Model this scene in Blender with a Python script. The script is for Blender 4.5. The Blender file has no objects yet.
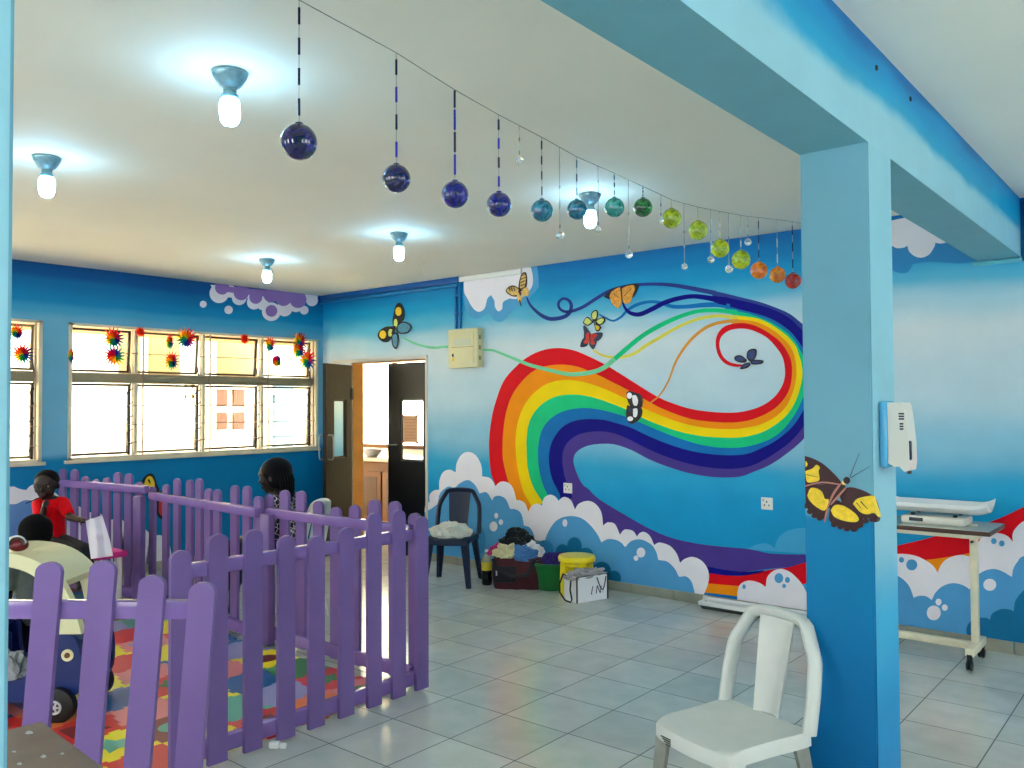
import bpy, bmesh, math, random
from math import sin, cos, pi, radians, sqrt, atan2
from mathutils import Vector, Matrix, noise
from mathutils.geometry import tessellate_polygon
random.seed(7)
SC = bpy.context.scene
COL = SC.collection
V = Vector

# ------------------------------------------------------------------ camera
F_PX, PITCH, ROLL, YAW, CAM_H = 841.2, 0.02586, -0.00565, 0.69451, 1.5784
XW, YM, H = -7.945, 6.106, 2.869           # window wall, mural wall, ceiling height
_fw = V((-sin(YAW)*cos(PITCH), cos(YAW)*cos(PITCH), sin(PITCH)))
_r0 = V((cos(YAW), sin(YAW), 0)); _u0 = _r0.cross(_fw)
_r = _r0*cos(ROLL)+_u0*sin(ROLL); _u = -_r0*sin(ROLL)+_u0*cos(ROLL)
EYE = V((0, 0, CAM_H))
cam_d = bpy.data.cameras.new('camera'); cam = bpy.data.objects.new('camera', cam_d); COL.objects.link(cam)
cam_d.sensor_width = 36; cam_d.lens = F_PX/1024*36; cam_d.clip_start = .02
cam.matrix_world = Matrix(((_r.x, _u.x, -_fw.x, 0), (_r.y, _u.y, -_fw.y, 0), (_r.z, _u.z, -_fw.z, CAM_H), (0, 0, 0, 1)))
SC.camera = cam
def ray(x, y): return _fw+_r*((x-512)/F_PX)-_u*((y-384)/F_PX)
def at_x(x, y, X): d = ray(x, y); return EYE+d*(X/d.x)
def at_y(x, y, Y): d = ray(x, y); return EYE+d*(Y/d.y)
def at_z(x, y, Z): d = ray(x, y); return EYE+d*((Z-CAM_H)/d.z)
def at_d(x, y, D): return EYE+ray(x, y)*D

# ------------------------------------------------------------------ materials
def lin(c):
    return tuple(((v/255)/12.92 if v/255 <= .04045 else ((v/255+.055)/1.055)**2.4) for v in c)
MATS = {}
def mat(name, rgb=(200, 200, 200), rough=.5, metal=0., spec=.5, var=0., vscale=8., coat=0., trans=0., bump=0., bscale=60., emit=None, estr=0., sheen=0., ior=1.45):
    if name in MATS: return MATS[name]
    m = bpy.data.materials.new(name); m.use_nodes = True
    nt = m.node_tree; b = nt.nodes['Principled BSDF']
    c = lin(rgb)
    b.inputs['Base Color'].default_value = (*c, 1)
    b.inputs['Roughness'].default_value = rough
    b.inputs['Metallic'].default_value = metal
    b.inputs['Specular IOR Level'].default_value = spec
    b.inputs['Coat Weight'].default_value = coat
    b.inputs['Transmission Weight'].default_value = trans
    b.inputs['IOR'].default_value = ior
    b.inputs['Sheen Weight'].default_value = sheen
    if emit:
        b.inputs['Emission Color'].default_value = (*lin(emit), 1); b.inputs['Emission Strength'].default_value = estr
    if var or bump:
        tc = nt.nodes.new('ShaderNodeTexCoord')
    if var:
        n = nt.nodes.new('ShaderNodeTexNoise'); n.inputs['Scale'].default_value = vscale; n.inputs['Detail'].default_value = 5
        nt.links.new(tc.outputs['Object'], n.inputs['Vector'])
        r = nt.nodes.new('ShaderNodeValToRGB')
        r.color_ramp.elements[0].position = .3; r.color_ramp.elements[1].position = .7
        r.color_ramp.elements[0].color = (*[max(0, v*(1-var)) for v in c], 1)
        r.color_ramp.elements[1].color = (*[min(1, v*(1+var*.6)) for v in c], 1)
        nt.links.new(n.outputs['Fac'], r.inputs['Fac']); nt.links.new(r.outputs['Color'], b.inputs['Base Color'])
    if bump:
        n2 = nt.nodes.new('ShaderNodeTexNoise'); n2.inputs['Scale'].default_value = bscale; n2.inputs['Detail'].default_value = 3
        nt.links.new(tc.outputs['Object'], n2.inputs['Vector'])
        bp = nt.nodes.new('ShaderNodeBump'); bp.inputs['Strength'].default_value = bump; bp.inputs['Distance'].default_value = .01
        nt.links.new(n2.outputs['Fac'], bp.inputs['Height']); nt.links.new(bp.outputs['Normal'], b.inputs['Normal'])
    MATS[name] = m
    return m

def paper(name, rgb):
    m = mat(name, rgb, .7); nt = m.node_tree; b = nt.nodes['Principled BSDF']; out = [n for n in nt.nodes if n.type == 'OUTPUT_MATERIAL'][0]
    t = nt.nodes.new('ShaderNodeBsdfTranslucent'); t.inputs[0].default_value = (*lin(rgb), 1)
    mx = nt.nodes.new('ShaderNodeMixShader'); mx.inputs[0].default_value = .5
    nt.links.new(b.outputs[0], mx.inputs[1]); nt.links.new(t.outputs[0], mx.inputs[2]); nt.links.new(mx.outputs[0], out.inputs[0]); return m

def sky_paint(name, stops, amp=.12, scale=1.1, lo=0., hi=None, tilt=(0, 0), rough=.45, interp='EASE'):
    """painted sky on a wall: colour stops by height, edges wandering with noise"""
    hi = H if hi is None else hi
    m = bpy.data.materials.new(name); m.use_nodes = True
    nt = m.node_tree; b = nt.nodes['Principled BSDF']; L = nt.links.new
    g = nt.nodes.new('ShaderNodeNewGeometry'); s = nt.nodes.new('ShaderNodeSeparateXYZ'); L(g.outputs['Position'], s.inputs[0])
    n = nt.nodes.new('ShaderNodeTexNoise'); n.inputs['Scale'].default_value = scale; n.inputs['Detail'].default_value = 4; n.inputs['Roughness'].default_value = .5
    mp = nt.nodes.new('ShaderNodeMapping'); mp.inputs['Scale'].default_value = (.6, .6, 1.6); L(g.outputs['Position'], mp.inputs[0]); L(mp.outputs[0], n.inputs['Vector'])
    def math_(op, a, bb):
        q = nt.nodes.new('ShaderNodeMath'); q.operation = op
        for i, v in ((0, a), (1, bb)):
            if isinstance(v, (int, float)): q.inputs[i].default_value = v
            else: L(v, q.inputs[i])
        return q.outputs[0]
    off = math_('MULTIPLY', math_('SUBTRACT', n.outputs['Fac'], .5), amp*2)
    z = math_('ADD', s.outputs['Z'], off)
    if tilt[0]: z = math_('ADD', z, math_('MULTIPLY', s.outputs['X'], tilt[0]))
    if tilt[1]: z = math_('ADD', z, math_('MULTIPLY', s.outputs['Y'], tilt[1]))
    mr = nt.nodes.new('ShaderNodeMapRange'); L(z, mr.inputs[0]); mr.inputs[1].default_value = lo; mr.inputs[2].default_value = hi
    cr = nt.nodes.new('ShaderNodeValToRGB'); cr.color_ramp.interpolation = interp; el = cr.color_ramp.elements
    while len(el) > 1: el.remove(el[-1])
    st = sorted(((zz-lo)/(hi-lo), c) for zz, c in stops)
    el[0].position = st[0][0]; el[0].color = (*lin(st[0][1]), 1)
    for p, c in st[1:]:
        e = el.new(min(1, max(0, p))); e.color = (*lin(c), 1)
    L(mr.outputs[0], cr.inputs[0])
    n3 = nt.nodes.new('ShaderNodeTexNoise'); n3.inputs['Scale'].default_value = 5; n3.inputs['Detail'].default_value = 6; L(g.outputs['Position'], n3.inputs['Vector'])
    mx = nt.nodes.new('ShaderNodeMixRGB'); mx.blend_type = 'MULTIPLY'; mx.inputs[0].default_value = .22
    L(cr.outputs[0], mx.inputs[1]); 
    mr2 = nt.nodes.new('ShaderNodeMapRange'); L(n3.outputs['Fac'], mr2.inputs[0]); mr2.inputs[1].default_value = .3; mr2.inputs[2].default_value = .7; mr2.inputs[3].default_value = .75; mr2.inputs[4].default_value = 1.05
    L(mr2.outputs[0], mx.inputs[2]); L(mx.outputs[0], b.inputs['Base Color'])
    b.inputs['Roughness'].default_value = rough; b.inputs['Specular IOR Level'].default_value = .2
    MATS[name] = m
    return m

def tile_floor():
    m = bpy.data.materials.new('floor_tiles'); m.use_nodes = True
    nt = m.node_tree; b = nt.nodes['Principled BSDF']; L = nt.links.new
    g = nt.nodes.new('ShaderNodeNewGeometry')
    add = nt.nodes.new('ShaderNodeVectorMath'); add.operation = 'ADD'; add.inputs[1].default_value = (3.6189+40, -3.7091+40, 0); L(g.outputs['Position'], add.inputs[0])
    sc = nt.nodes.new('ShaderNodeVectorMath'); sc.operation = 'SCALE'; sc.inputs['Scale'].default_value = 2.5; L(add.outputs[0], sc.inputs[0])
    fr = nt.nodes.new('ShaderNodeVectorMath'); fr.operation = 'FRACTION'; L(sc.outputs[0], fr.inputs[0])
    fl = nt.nodes.new('ShaderNodeVectorMath'); fl.operation = 'FLOOR'; L(sc.outputs[0], fl.inputs[0])
    wn = nt.nodes.new('ShaderNodeTexWhiteNoise'); wn.noise_dimensions = '2D'; L(fl.outputs[0], wn.inputs['Vector'])
    sp = nt.nodes.new('ShaderNodeSeparateXYZ'); L(fr.outputs[0], sp.inputs[0])
    def M(op, a, c=None):
        q = nt.nodes.new('ShaderNodeMath'); q.operation = op
        for i, v in enumerate((a, c)):
            if v is None: continue
            if isinstance(v, (int, float)): q.inputs[i].default_value = v
            else: L(v, q.inputs[i])
        return q.outputs[0]
    ex = M('ABSOLUTE', M('SUBTRACT', sp.outputs['X'], .5)); ey = M('ABSOLUTE', M('SUBTRACT', sp.outputs['Y'], .5))
    grout = M('GREATER_THAN', M('MAXIMUM', ex, ey), .5-.0075)
    n = nt.nodes.new('ShaderNodeTexNoise'); n.inputs['Scale'].default_value = 6; n.inputs['Detail'].default_value = 6; L(g.outputs['Position'], n.inputs['Vector'])
    cr = nt.nodes.new('ShaderNodeValToRGB'); cr.color_ramp.elements[0].color = (*lin((184, 190, 182)), 1); cr.color_ramp.elements[1].color = (*lin((206, 210, 202)), 1)
    cr.color_ramp.elements[0].position = .3; cr.color_ramp.elements[1].position = .75
    f = M('ADD', M('MULTIPLY', n.outputs['Fac'], .75), M('MULTIPLY', wn.outputs['Value'], .25)); L(f, cr.inputs[0])
    mx = nt.nodes.new('ShaderNodeMixRGB'); L(grout, mx.inputs[0]); L(cr.outputs[0], mx.inputs[1]); mx.inputs[2].default_value = (*lin((74, 80, 78)), 1)
    L(mx.outputs[0], b.inputs['Base Color'])
    L(M('ADD', M('MULTIPLY', n.outputs['Fac'], .12), M('ADD', M('MULTIPLY', grout, .4), .1)), b.inputs['Roughness'])
    b.inputs['Specular IOR Level'].default_value = .55
    bp = nt.nodes.new('ShaderNodeBump'); bp.invert = True; bp.inputs['Strength'].default_value = .4; bp.inputs['Distance'].default_value = .003; L(grout, bp.inputs['Height']); L(bp.outputs[0], b.inputs['Normal'])
    return m

def glass_pane_mat():
    m = bpy.data.materials.new('window_glass'); m.use_nodes = True
    nt = m.node_tree; L = nt.links.new
    for n in list(nt.nodes):
        if n.type == 'BSDF_PRINCIPLED': nt.nodes.remove(n)
    out = [n for n in nt.nodes if n.type == 'OUTPUT_MATERIAL'][0]
    t = nt.nodes.new('ShaderNodeBsdfTransparent'); t.inputs[0].default_value = (.95, .97, .96, 1)
    gl = nt.nodes.new('ShaderNodeBsdfGlossy'); gl.inputs['Roughness'].default_value = .02
    fc = nt.nodes.new('ShaderNodeLayerWeight'); fc.inputs[0].default_value = .2; fr = nt.nodes.new('ShaderNodeMath'); fr.operation = 'MULTIPLY'; fr.inputs[1].default_value = .35; L(fc.outputs['Facing'], fr.inputs[0])
    mx = nt.nodes.new('ShaderNodeMixShader'); L(fr.outputs[0], mx.inputs[0]); L(t.outputs[0], mx.inputs[1]); L(gl.outputs[0], mx.inputs[2]); L(mx.outputs[0], out.inputs[0])
    return m

def art_glass(name, rgb, dark):
    """mottled coloured glass of the hanging balls"""
    m = bpy.data.materials.new(name); m.use_nodes = True
    nt = m.node_tree; b = nt.nodes['Principled BSDF']; L = nt.links.new
    tc = nt.nodes.new('ShaderNodeTexCoord'); v = nt.nodes.new('ShaderNodeTexNoise'); v.inputs['Scale'].default_value = 28; v.inputs['Detail'].default_value = 4; v.inputs['Distortion'].default_value = 1.5
    L(tc.outputs['Object'], v.inputs['Vector'])
    cr = nt.nodes.new('ShaderNodeValToRGB'); el = cr.color_ramp.elements
    el[0].position = .36; el[0].color = (*lin(dark), 1); el[1].position = .56; el[1].color = (*lin(rgb), 1)
    e = el.new(.72); e.color = (*lin(tuple(min(255, int(c*.72+80)) for c in rgb)), 1)
    L(v.outputs['Fac'], cr.inputs[0]); L(cr.outputs[0], b.inputs['Base Color'])
    b.inputs['Roughness'].default_value = .08; b.inputs['Transmission Weight'].default_value = .25; b.inputs['Coat Weight'].default_value = .6
    bp = nt.nodes.new('ShaderNodeBump'); bp.inputs['Strength'].default_value = .5; bp.inputs['Distance'].default_value = .004; L(v.outputs['Fac'], bp.inputs['Height']); L(bp.outputs[0], b.inputs['Normal'])
    return m

# ------------------------------------------------------------------ mesh building
class MB:
    def __init__(s): s.bm = bmesh.new(); s.mats = []; s.cur = 0
    def use(s, m):
        if m not in s.mats: s.mats.append(m)
        s.cur = s.mats.index(m); return s
    def _tag(s, faces, smooth=False):
        for f in faces: f.material_index = s.cur; f.smooth = smooth
    def box(s, c, size, rz=0., bevel=0., M=None, seg=2):
        t = bmesh.new(); bmesh.ops.create_cube(t, size=1)
        for v in t.verts: v.co = V((v.co.x*size[0], v.co.y*size[1], v.co.z*size[2]))
        if bevel: bmesh.ops.bevel(t, geom=t.edges[:], offset=bevel, segments=seg, affect='EDGES', profile=.5)
        T = Matrix.Translation(V(c)) @ (M if M else Matrix.Rotation(rz, 4, 'Z'))
        s.merge(t, T, bool(bevel)); return s
    def merge(s, t, T=None, smooth=False):
        mp = {}
        for v in t.verts: mp[v] = s.bm.verts.new(T @ v.co if T else v.co)
        for f in t.faces:
            try: nf = s.bm.faces.new([mp[v] for v in f.verts])
            except ValueError: continue
            nf.material_index = s.cur; nf.smooth = smooth
        t.free()
    def tube(s, pts, r, seg=8, closed=False, caps=True, flat=None):
        """round tube through points; r scalar or list; flat=(a,b) gives an oval section"""
        pts = [V(p) for p in pts]; n = len(pts)
        rs = [r]*n if isinstance(r, (int, float)) else list(r)
        rings = []; up = None
        for i, p in enumerate(pts):
            a = pts[(i-1) % n] if (closed or i) else pts[0]
            b_ = pts[(i+1) % n] if (closed or i < n-1) else pts[-1]
            d = (b_-a).normalized()
            if up is None:
                up = V((0, 0, 1)) if abs(d.z) < .9 else V((1, 0, 0))
            x = d.cross(up)
            if x.length < 1e-6: x = d.orthogonal()
            x.normalize(); y = x.cross(d).normalized(); up = y
            fa, fb = flat if flat else (1, 1)
            rings.append([s.bm.verts.new(p+(x*cos(2*pi*k/seg)*fa+y*sin(2*pi*k/seg)*fb)*rs[i]) for k in range(seg)])
        fs = []
        for i in range(n if closed else n-1):
            A, B = rings[i], rings[(i+1) % n]
            for k in range(seg):
                fs.append(s.bm.faces.new((A[k], A[(k+1) % seg], B[(k+1) % seg], B[k])))
        s._tag(fs, True)
        if caps and not closed:
            s._tag([s.bm.faces.new(rings[0][::-1]), s.bm.faces.new(rings[-1])])
        return s
    def lathe(s, prof, c=(0, 0, 0), seg=24, T=None, smooth=True):
        c = V(c); rings = []
        for r, z in prof:
            if r < 1e-6: rings.append([s.bm.verts.new(V((0, 0, z)))])
            else: rings.append([s.bm.verts.new(V((r*cos(2*pi*k/seg), r*sin(2*pi*k/seg), z))) for k in range(seg)])
        for R in rings:
            for v in R: v.co = (T @ v.co if T else v.co)+c
        fs = []
        for A, B in zip(rings, rings[1:]):
            for k in range(seg):
                k2 = (k+1) % seg
                if len(A) == 1 and len(B) == 1: continue
                if len(A) == 1: fs.append(s.bm.faces.new((A[0], B[k], B[k2])))
                elif len(B) == 1: fs.append(s.bm.faces.new((A[k], A[k2], B[0])))
                else: fs.append(s.bm.faces.new((A[k], A[k2], B[k2], B[k])))
        s._tag(fs, smooth); return s
    def ball(s, c, r, sub=3, scale=(1, 1, 1), M=None, fn=None):
        t = bmesh.new(); bmesh.ops.create_icosphere(t, subdivisions=sub, radius=1)
        for v in t.verts:
            k = fn(v.co) if fn else 1
            v.co = V((v.co.x*scale[0], v.co.y*scale[1], v.co.z*scale[2]))*r*k
        s.merge(t, Matrix.Translation(V(c)) @ (M if M else Matrix()), True); return s
    def prism(s, poly, origin, ux, uy, depth, smooth=False):
        """polygon (2D) in the plane origin+ux*a+uy*b, extruded by vector depth"""
        o, ux, uy, d = V(origin), V(ux), V(uy), V(depth)
        A = [s.bm.verts.new(o+ux*a+uy*b) for a, b in poly]; B = [s.bm.verts.new(v.co+d) for v in A]
        fs = []
        for t in tessellate_polygon([[V((a, b, 0)) for a, b in poly]]):
            fs.append(s.bm.faces.new([A[i] for i in t])); fs.append(s.bm.faces.new([B[i] for i in t][::-1]))
        n = len(A)
        for i in range(n): fs.append(s.bm.faces.new((A[i], A[(i+1) % n], B[(i+1) % n], B[i])))
        s._tag(fs, smooth); return s
    def sheet(s, pts3, tri2=None):
        A = [s.bm.verts.new(V(p)) for p in pts3]
        fs = []
        for t in tessellate_polygon([[V(q) for q in (tri2 if tri2 else pts3)]]):
            try: fs.append(s.bm.faces.new([A[i] for i in t]))
            except ValueError: pass
        s._tag(fs); return s
    def strip(s, A, B):
        a = [s.bm.verts.new(V(p)) for p in A]; b = [s.bm.verts.new(V(p)) for p in B]
        fs = [s.bm.faces.new((a[i], a[i+1], b[i+1], b[i])) for i in range(len(a)-1)]
        s._tag(fs); return s
    def build(s, name, parent=None, world=False, normals=True, auto=40):
        if normals: bmesh.ops.recalc_face_normals(s.bm, faces=s.bm.faces[:])
        me = bpy.data.meshes.new(name)
        if world and parent is not None:
            s.bm.transform(world_of(parent).inverted())
        s.bm.to_mesh(me); s.bm.free()
        for m in s.mats: me.materials.append(m)
        o = bpy.data.objects.new(name, me); COL.objects.link(o)
        if parent is not None: o.parent = parent
        try: me.set_sharp_from_angle(angle=radians(auto))
        except Exception: pass
        return o
def world_of(o):
    m = Matrix.LocRotScale(o.location, o.rotation_euler, o.scale)
    return (world_of(o.parent) @ m) if o.parent else m

def thing(name, label, cat, loc=(0, 0, 0), rz=0., group=None):
    o = bpy.data.objects.new(name, None); COL.objects.link(o); o.empty_display_size = .1
    o.location = loc; o.rotation_euler = (0, 0, rz); return tag(o, label, cat, group)
def tag(o, label, cat, group=None):
    o['label'] = label; o['category'] = cat
    if group: o['group'] = group
    return o
def struct(o, label=None):
    o['kind'] = 'structure'
    if label: o['label'] = label
    return o
def dup(o, parent=None):
    c = o.copy(); COL.objects.link(c)
    if parent is not None: c.parent = parent
    for ch in list(o.children): dup(ch, c)
    return c
def smooth2(pts, n=5, closed=False):
    """Catmull-Rom through 2D/3D tuples; a trailing flag 1 (third item of a 2D point) marks a cusp"""
    segs = []; cur = []
    P = [tuple(p[:2]) for p in pts]; cusp = [len(p) > 2 for p in pts]
    out = []; N = len(P)
    for i in range(N-1):
        p1, p2 = P[i], P[i+1]
        p0 = P[i-1] if i > 0 and not cusp[i] else (2*p1[0]-p2[0], 2*p1[1]-p2[1])
        p3 = P[i+2] if i+2 < N and not cusp[i+1] else (2*p2[0]-p1[0], 2*p2[1]-p1[1])
        for k in range(n):
            t = k/n
            out.append(tuple(.5*((2*p1[j])+(-p0[j]+p2[j])*t+(2*p0[j]-5*p1[j]+4*p2[j]-p3[j])*t*t+(-p0[j]+3*p1[j]-3*p2[j]+p3[j])*t**3) for j in (0, 1)))
    out.append(P[-1]); return out
def resample(pts, n):
    d = [0]
    for a, b in zip(pts, pts[1:]): d.append(d[-1]+math.hypot(b[0]-a[0], b[1]-a[1]))
    out = []; j = 0
    for k in range(n):
        t = d[-1]*k/(n-1)
        while j < len(d)-2 and d[j+1] < t: j += 1
        q = (t-d[j])/max(1e-9, d[j+1]-d[j]); q = min(1, max(0, q))
        out.append((pts[j][0]+(pts[j+1][0]-pts[j][0])*q, pts[j][1]+(pts[j+1][1]-pts[j][1])*q))
    return out
def ell(cx, cy, rx, ry=None, n=20): 
    ry = ry or rx
    return [(cx+rx*cos(2*pi*k/n), cy+ry*sin(2*pi*k/n)) for k in range(n)]
#==BODY==
# ================================================================== ROOM SHELL
XR, YB = 3.2, -3.2
m_ceil = mat('ceiling_paint', (240, 234, 220), .75, var=.03, vscale=1.5)
m_mural = sky_paint('mural_sky', [(0, (20, 150, 205)), (.75, (8, 152, 206)), (1.0, (30, 160, 206)), (1.3, (136, 192, 216)), (1.7, (186, 211, 222)), (2.1, (206, 219, 224)), (2.28, (170, 208, 222)), (2.44, (84, 180, 214)), (2.6, (8, 152, 204)), (2.74, (2, 128, 190)), (2.869, (4, 108, 176))], amp=.16)
m_wwall = sky_paint('window_wall_sky', [(0, (2, 118, 176)), (1.1, (2, 124, 180)), (1.2, (110, 174, 208)), (2.36, (104, 176, 210)), (2.47, (60, 160, 205)), (2.55, (2, 136, 192)), (2.7, (0, 112, 172)), (2.78, (0, 84, 150)), (2.869, (0, 78, 142))], amp=.06, scale=1.4)
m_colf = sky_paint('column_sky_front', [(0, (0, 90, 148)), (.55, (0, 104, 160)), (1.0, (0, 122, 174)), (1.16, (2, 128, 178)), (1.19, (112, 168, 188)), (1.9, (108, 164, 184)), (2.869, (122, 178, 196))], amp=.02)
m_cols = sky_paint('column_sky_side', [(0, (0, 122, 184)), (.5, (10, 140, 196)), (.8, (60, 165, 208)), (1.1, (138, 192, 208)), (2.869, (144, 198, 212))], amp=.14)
m_beam = sky_paint('beam_sky', [(2.3, (150, 202, 216)), (2.63, (148, 200, 214)), (2.71, (24, 160, 204)), (2.8, (0, 142, 196)), (2.869, (0, 104, 168))], lo=2.3, amp=.07, scale=3.2)
m_soff = mat('soffit_paint', (112, 172, 188), .6, var=.06, vscale=5)
m_pale = mat('pale_blue_paint', (128, 188, 214), .5, var=.06, vscale=6)
m_cream = mat('cream_paint', (232, 222, 196), .5)
m_white = mat('white_wall', (225, 226, 222), .6)

o = MB().use(tile_floor()).box(((XR-8.1)/2, (YB+6.25)/2, -.05), (XR+8.1, 6.25-YB, .1)).build('floor'); struct(o)
o = MB().use(m_ceil).box(((XR-8.1)/2, (YB+6.25)/2, H+.06), (XR+8.1, 6.25-YB, .12)).build('ceiling'); struct(o)
# mural wall with the door opening
DX0, DX1, DZ = -7.43, -6.25, 2.07
w = MB().use(m_mural)
for a, b, z0, z1 in ((-8.1, DX0, 0, H), (DX0, DX1, DZ, H), (DX1, XR, 0, H)):
    w.box(((a+b)/2, YM+.08, (z0+z1)/2), (b-a, .16, z1-z0))
wall_m = struct(w.build('wall_back'))
# window wall with two openings
WZ0, WZ1 = 1.105, 2.355
W2 = (3.27, 6.02); W1 = (.3, 3.045)
w = MB().use(m_wwall); X0 = XW-.09
w.box((X0, (YB+YM)/2, WZ0/2), (.18, YM-YB, WZ0)); w.box((X0, (YB+YM)/2, (WZ1+H)/2), (.18, YM-YB, H-WZ1))
for a, b in ((YB, W1[0]), (W1[1], W2[0]), (W2[1], YM)): w.box((X0, (a+b)/2, (WZ0+WZ1)/2), (.18, b-a, WZ1-WZ0))
wall_w = struct(w.build('wall_left'))
# right-hand wall beside the camera, unseen; its openings are invented, sized for the light
w = MB().use(m_pale)
w.box((XR+.08, (YB+6.25)/2, .5), (.16, 6.25-YB, 1.0)); w.box((XR+.08, (YB+6.25)/2, 2.72), (.16, 6.25-YB, .3))
for yy in (6.0, 3.6, 1.2, -1.2, -3.0): w.box((XR+.08, yy, 1.78), (.16, 1.9, 1.58))
struct(w.build('wall_right'))
w = MB().use(m_pale).box(((XR-8.1)/2, YB-.08, .5), (XR+8.1, .16, 1.0)).box(((XR-8.1)/2, YB-.08, 2.72), (XR+8.1, .16, .3))
for k in range(5): w.box((-8.1+(XR+8.1)*k/4, YB-.08, 1.785), (2.05, .16, 1.57))  # unseen rear wall: gaps added to light the faces turned to the camera
struct(w.build('wall_rear'))

# columns and beam
CX0, CX1, CY0, CY1, BZ = -1.150, -.909, 3.042, 3.317, 2.495
def column(y0, y1):
    b = MB(); z0, z1 = 0, BZ
    P = lambda x, y, z: b.bm.verts.new(V((x, y, z)))
    def quad(m, pts):
        b.use(m); f = b.bm.faces.new([P(*p) for p in pts]); f.material_index = b.cur
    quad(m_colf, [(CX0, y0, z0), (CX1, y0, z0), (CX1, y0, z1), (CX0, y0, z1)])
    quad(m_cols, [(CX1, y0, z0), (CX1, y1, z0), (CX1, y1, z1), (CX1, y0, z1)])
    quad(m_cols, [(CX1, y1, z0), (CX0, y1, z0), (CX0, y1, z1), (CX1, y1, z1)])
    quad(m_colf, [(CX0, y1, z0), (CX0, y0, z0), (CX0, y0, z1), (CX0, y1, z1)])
    bmesh.ops.remove_doubles(b.bm, verts=b.bm.verts[:], dist=1e-5)
    bmesh.ops.bevel(b.bm, geom=[e for e in b.bm.edges if abs(e.verts[0].co.z-e.verts[1].co.z) > 1], offset=.005, segments=2, affect='EDGES')
    return b
cmid = struct(column(CY0, CY1).build('column')); cmid['label'] = 'blue square column with the butterfly and soap dispenser'
cnear = struct(column(.045, .322).build('column')); cnear['label'] = 'pale blue column at the left edge of the view'
b = MB().use(m_beam).box(((CX0+CX1)/2, (YB+YM)/2, (BZ+H)/2), (CX1-CX0, YM-YB, H-BZ))
b.mats.append(m_soff)
for f in b.bm.faces:
    if f.calc_center_median().z < BZ+.01: f.material_index = 1
beam = struct(b.build('ceiling_beam'))

# skirting tiles
def skirting(a, bb):
    m = MATS.get('skirt') or mat('skirt', (150, 152, 138), .35, var=.12, vscale=7)
    b = MB().use(m); x = a
    while x < bb-.01:
        e = min(bb, x+.4); b.box(((x+e)/2, YM-.006, .039), (e-x-.004, .013, .078), bevel=.002); x = e
    return b
for a, bb in ((-8.0+.06, DX0-.06), (DX1+.06, XR)): struct(skirting(a, bb).build('baseboard_back'))
b = MB().use(MATS['skirt']); y = -3.1
while y < 6.0: b.box((XW+.006, y+.2, .039), (.013, .396, .078), bevel=.002); y += .4
struct(b.build('baseboard_left'))

# ================================================================== MURAL (paint layers on the wall)
def WP(x, y, lay):            # picture point -> point on the mural wall
    p = at_y(x, y, YM); return V((p.x, YM-.0006*lay, p.z))
paint = {k: mat('paint_'+k, c, .55, spec=.15, var=v, vscale=5) for k, c, v in (
    ('red', (224, 6, 26), .07), ('orange', (248, 146, 8), .06), ('yellow', (250, 214, 4), .05), ('green', (20, 196, 128), .1), ('blue', (14, 112, 182), .1), ('navy', (12, 10, 128), .1), ('purple', (74, 56, 140), .1), ('slate', (44, 62, 140), .1),
    ('white', (236, 232, 240), .03), ('mid', (82, 158, 212), .05), ('teal', (22, 112, 158), .08), ('shadow', (84, 160, 210), .06), ('pale_green', (120, 206, 160), .1), ('straw', (226, 214, 84), .08), ('ochre', (226, 150, 60), .08), ('lilac', (150, 118, 190), .05), ('haze', (70, 166, 214), .04))}
R0 = [(495.6,485.5),(490.9,472.2),(489.1,445.6),(490.9,423.8),(494.8,405),(503.4,381.6),(515.9,366.7),(528.4,356.6),(542.5,350.3),(558,348),(573.8,350.3),(589.4,356.6),(605,364.4),(620.6,373.8),(639.4,385.7),(659,397.5),(675.6,404.2),(691.3,408.9),(706.9,411.3),(722.5,412.5),(738,412.2),(753.8,408.9),(766,403.4),(775.6,395.6),(781.5,387),(784.4,379),(785,370),(782.7,357.5),(775.6,346.6),(766.3,337.2),(753.8,330.9),(742.8,328.6),(730.3,330.2),(722.5,335.6),(719.7,341.9),(720.2,349.7),(724,357.5),(730.3,362.2),(737.5,364),(743,364.4)]
R1 = [(508.9,483.5),(503.4,461.3),(502.7,446),(503.4,431.6),(505.8,414.4),(511.3,397.2),(520.6,383),(533,371.4),(547.2,365.9),(564.4,364.7),(580,367.5),(597.2,374.5),(612.8,382.3),(626.9,389.4),(643.8,398.8),(659,407),(675.6,414),(691.3,419),(706.9,421.4),(722.5,422.5),(738,422.2),(753.8,419),(769.4,412),(780.3,403.4),(788,392.5),(791.6,380),(791.8,364),(788,352.8),(780.3,341.9),(769.4,333.3),(756.9,326.3),(744.4,323.1),(731.9,323.9),(722.5,327.8),(717,335.6),(715.8,345),(718.6,356),(725.6,363.8),(735,366.8),(743,366.3)]
R2 = [(529,513),(531.6,506.6),(523.8,492.5),(518.3,472.2),(516,453.4),(515.7,437.8),(517.5,423.8),(522.2,409.7),(530,397.2),(542.5,386.3),(555,381.3),(569,380),(584.7,382.3),(601.9,387.8),(616,394),(630,400.5),(643,407.6),(659,414.6),(675,420.8),(693.8,425.8),(712.5,428.4),(729.7,429),(741.3,428.4),(760,424.5),(775.6,416.7),(786.6,405.8),(792.8,392.5),(796,380),(796.5,370),(795.3,359.5),(791.3,348),(781.9,337.2),(769.4,327.8),(755.3,321.6),(741.3,319.7),(730,319.6)]
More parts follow.
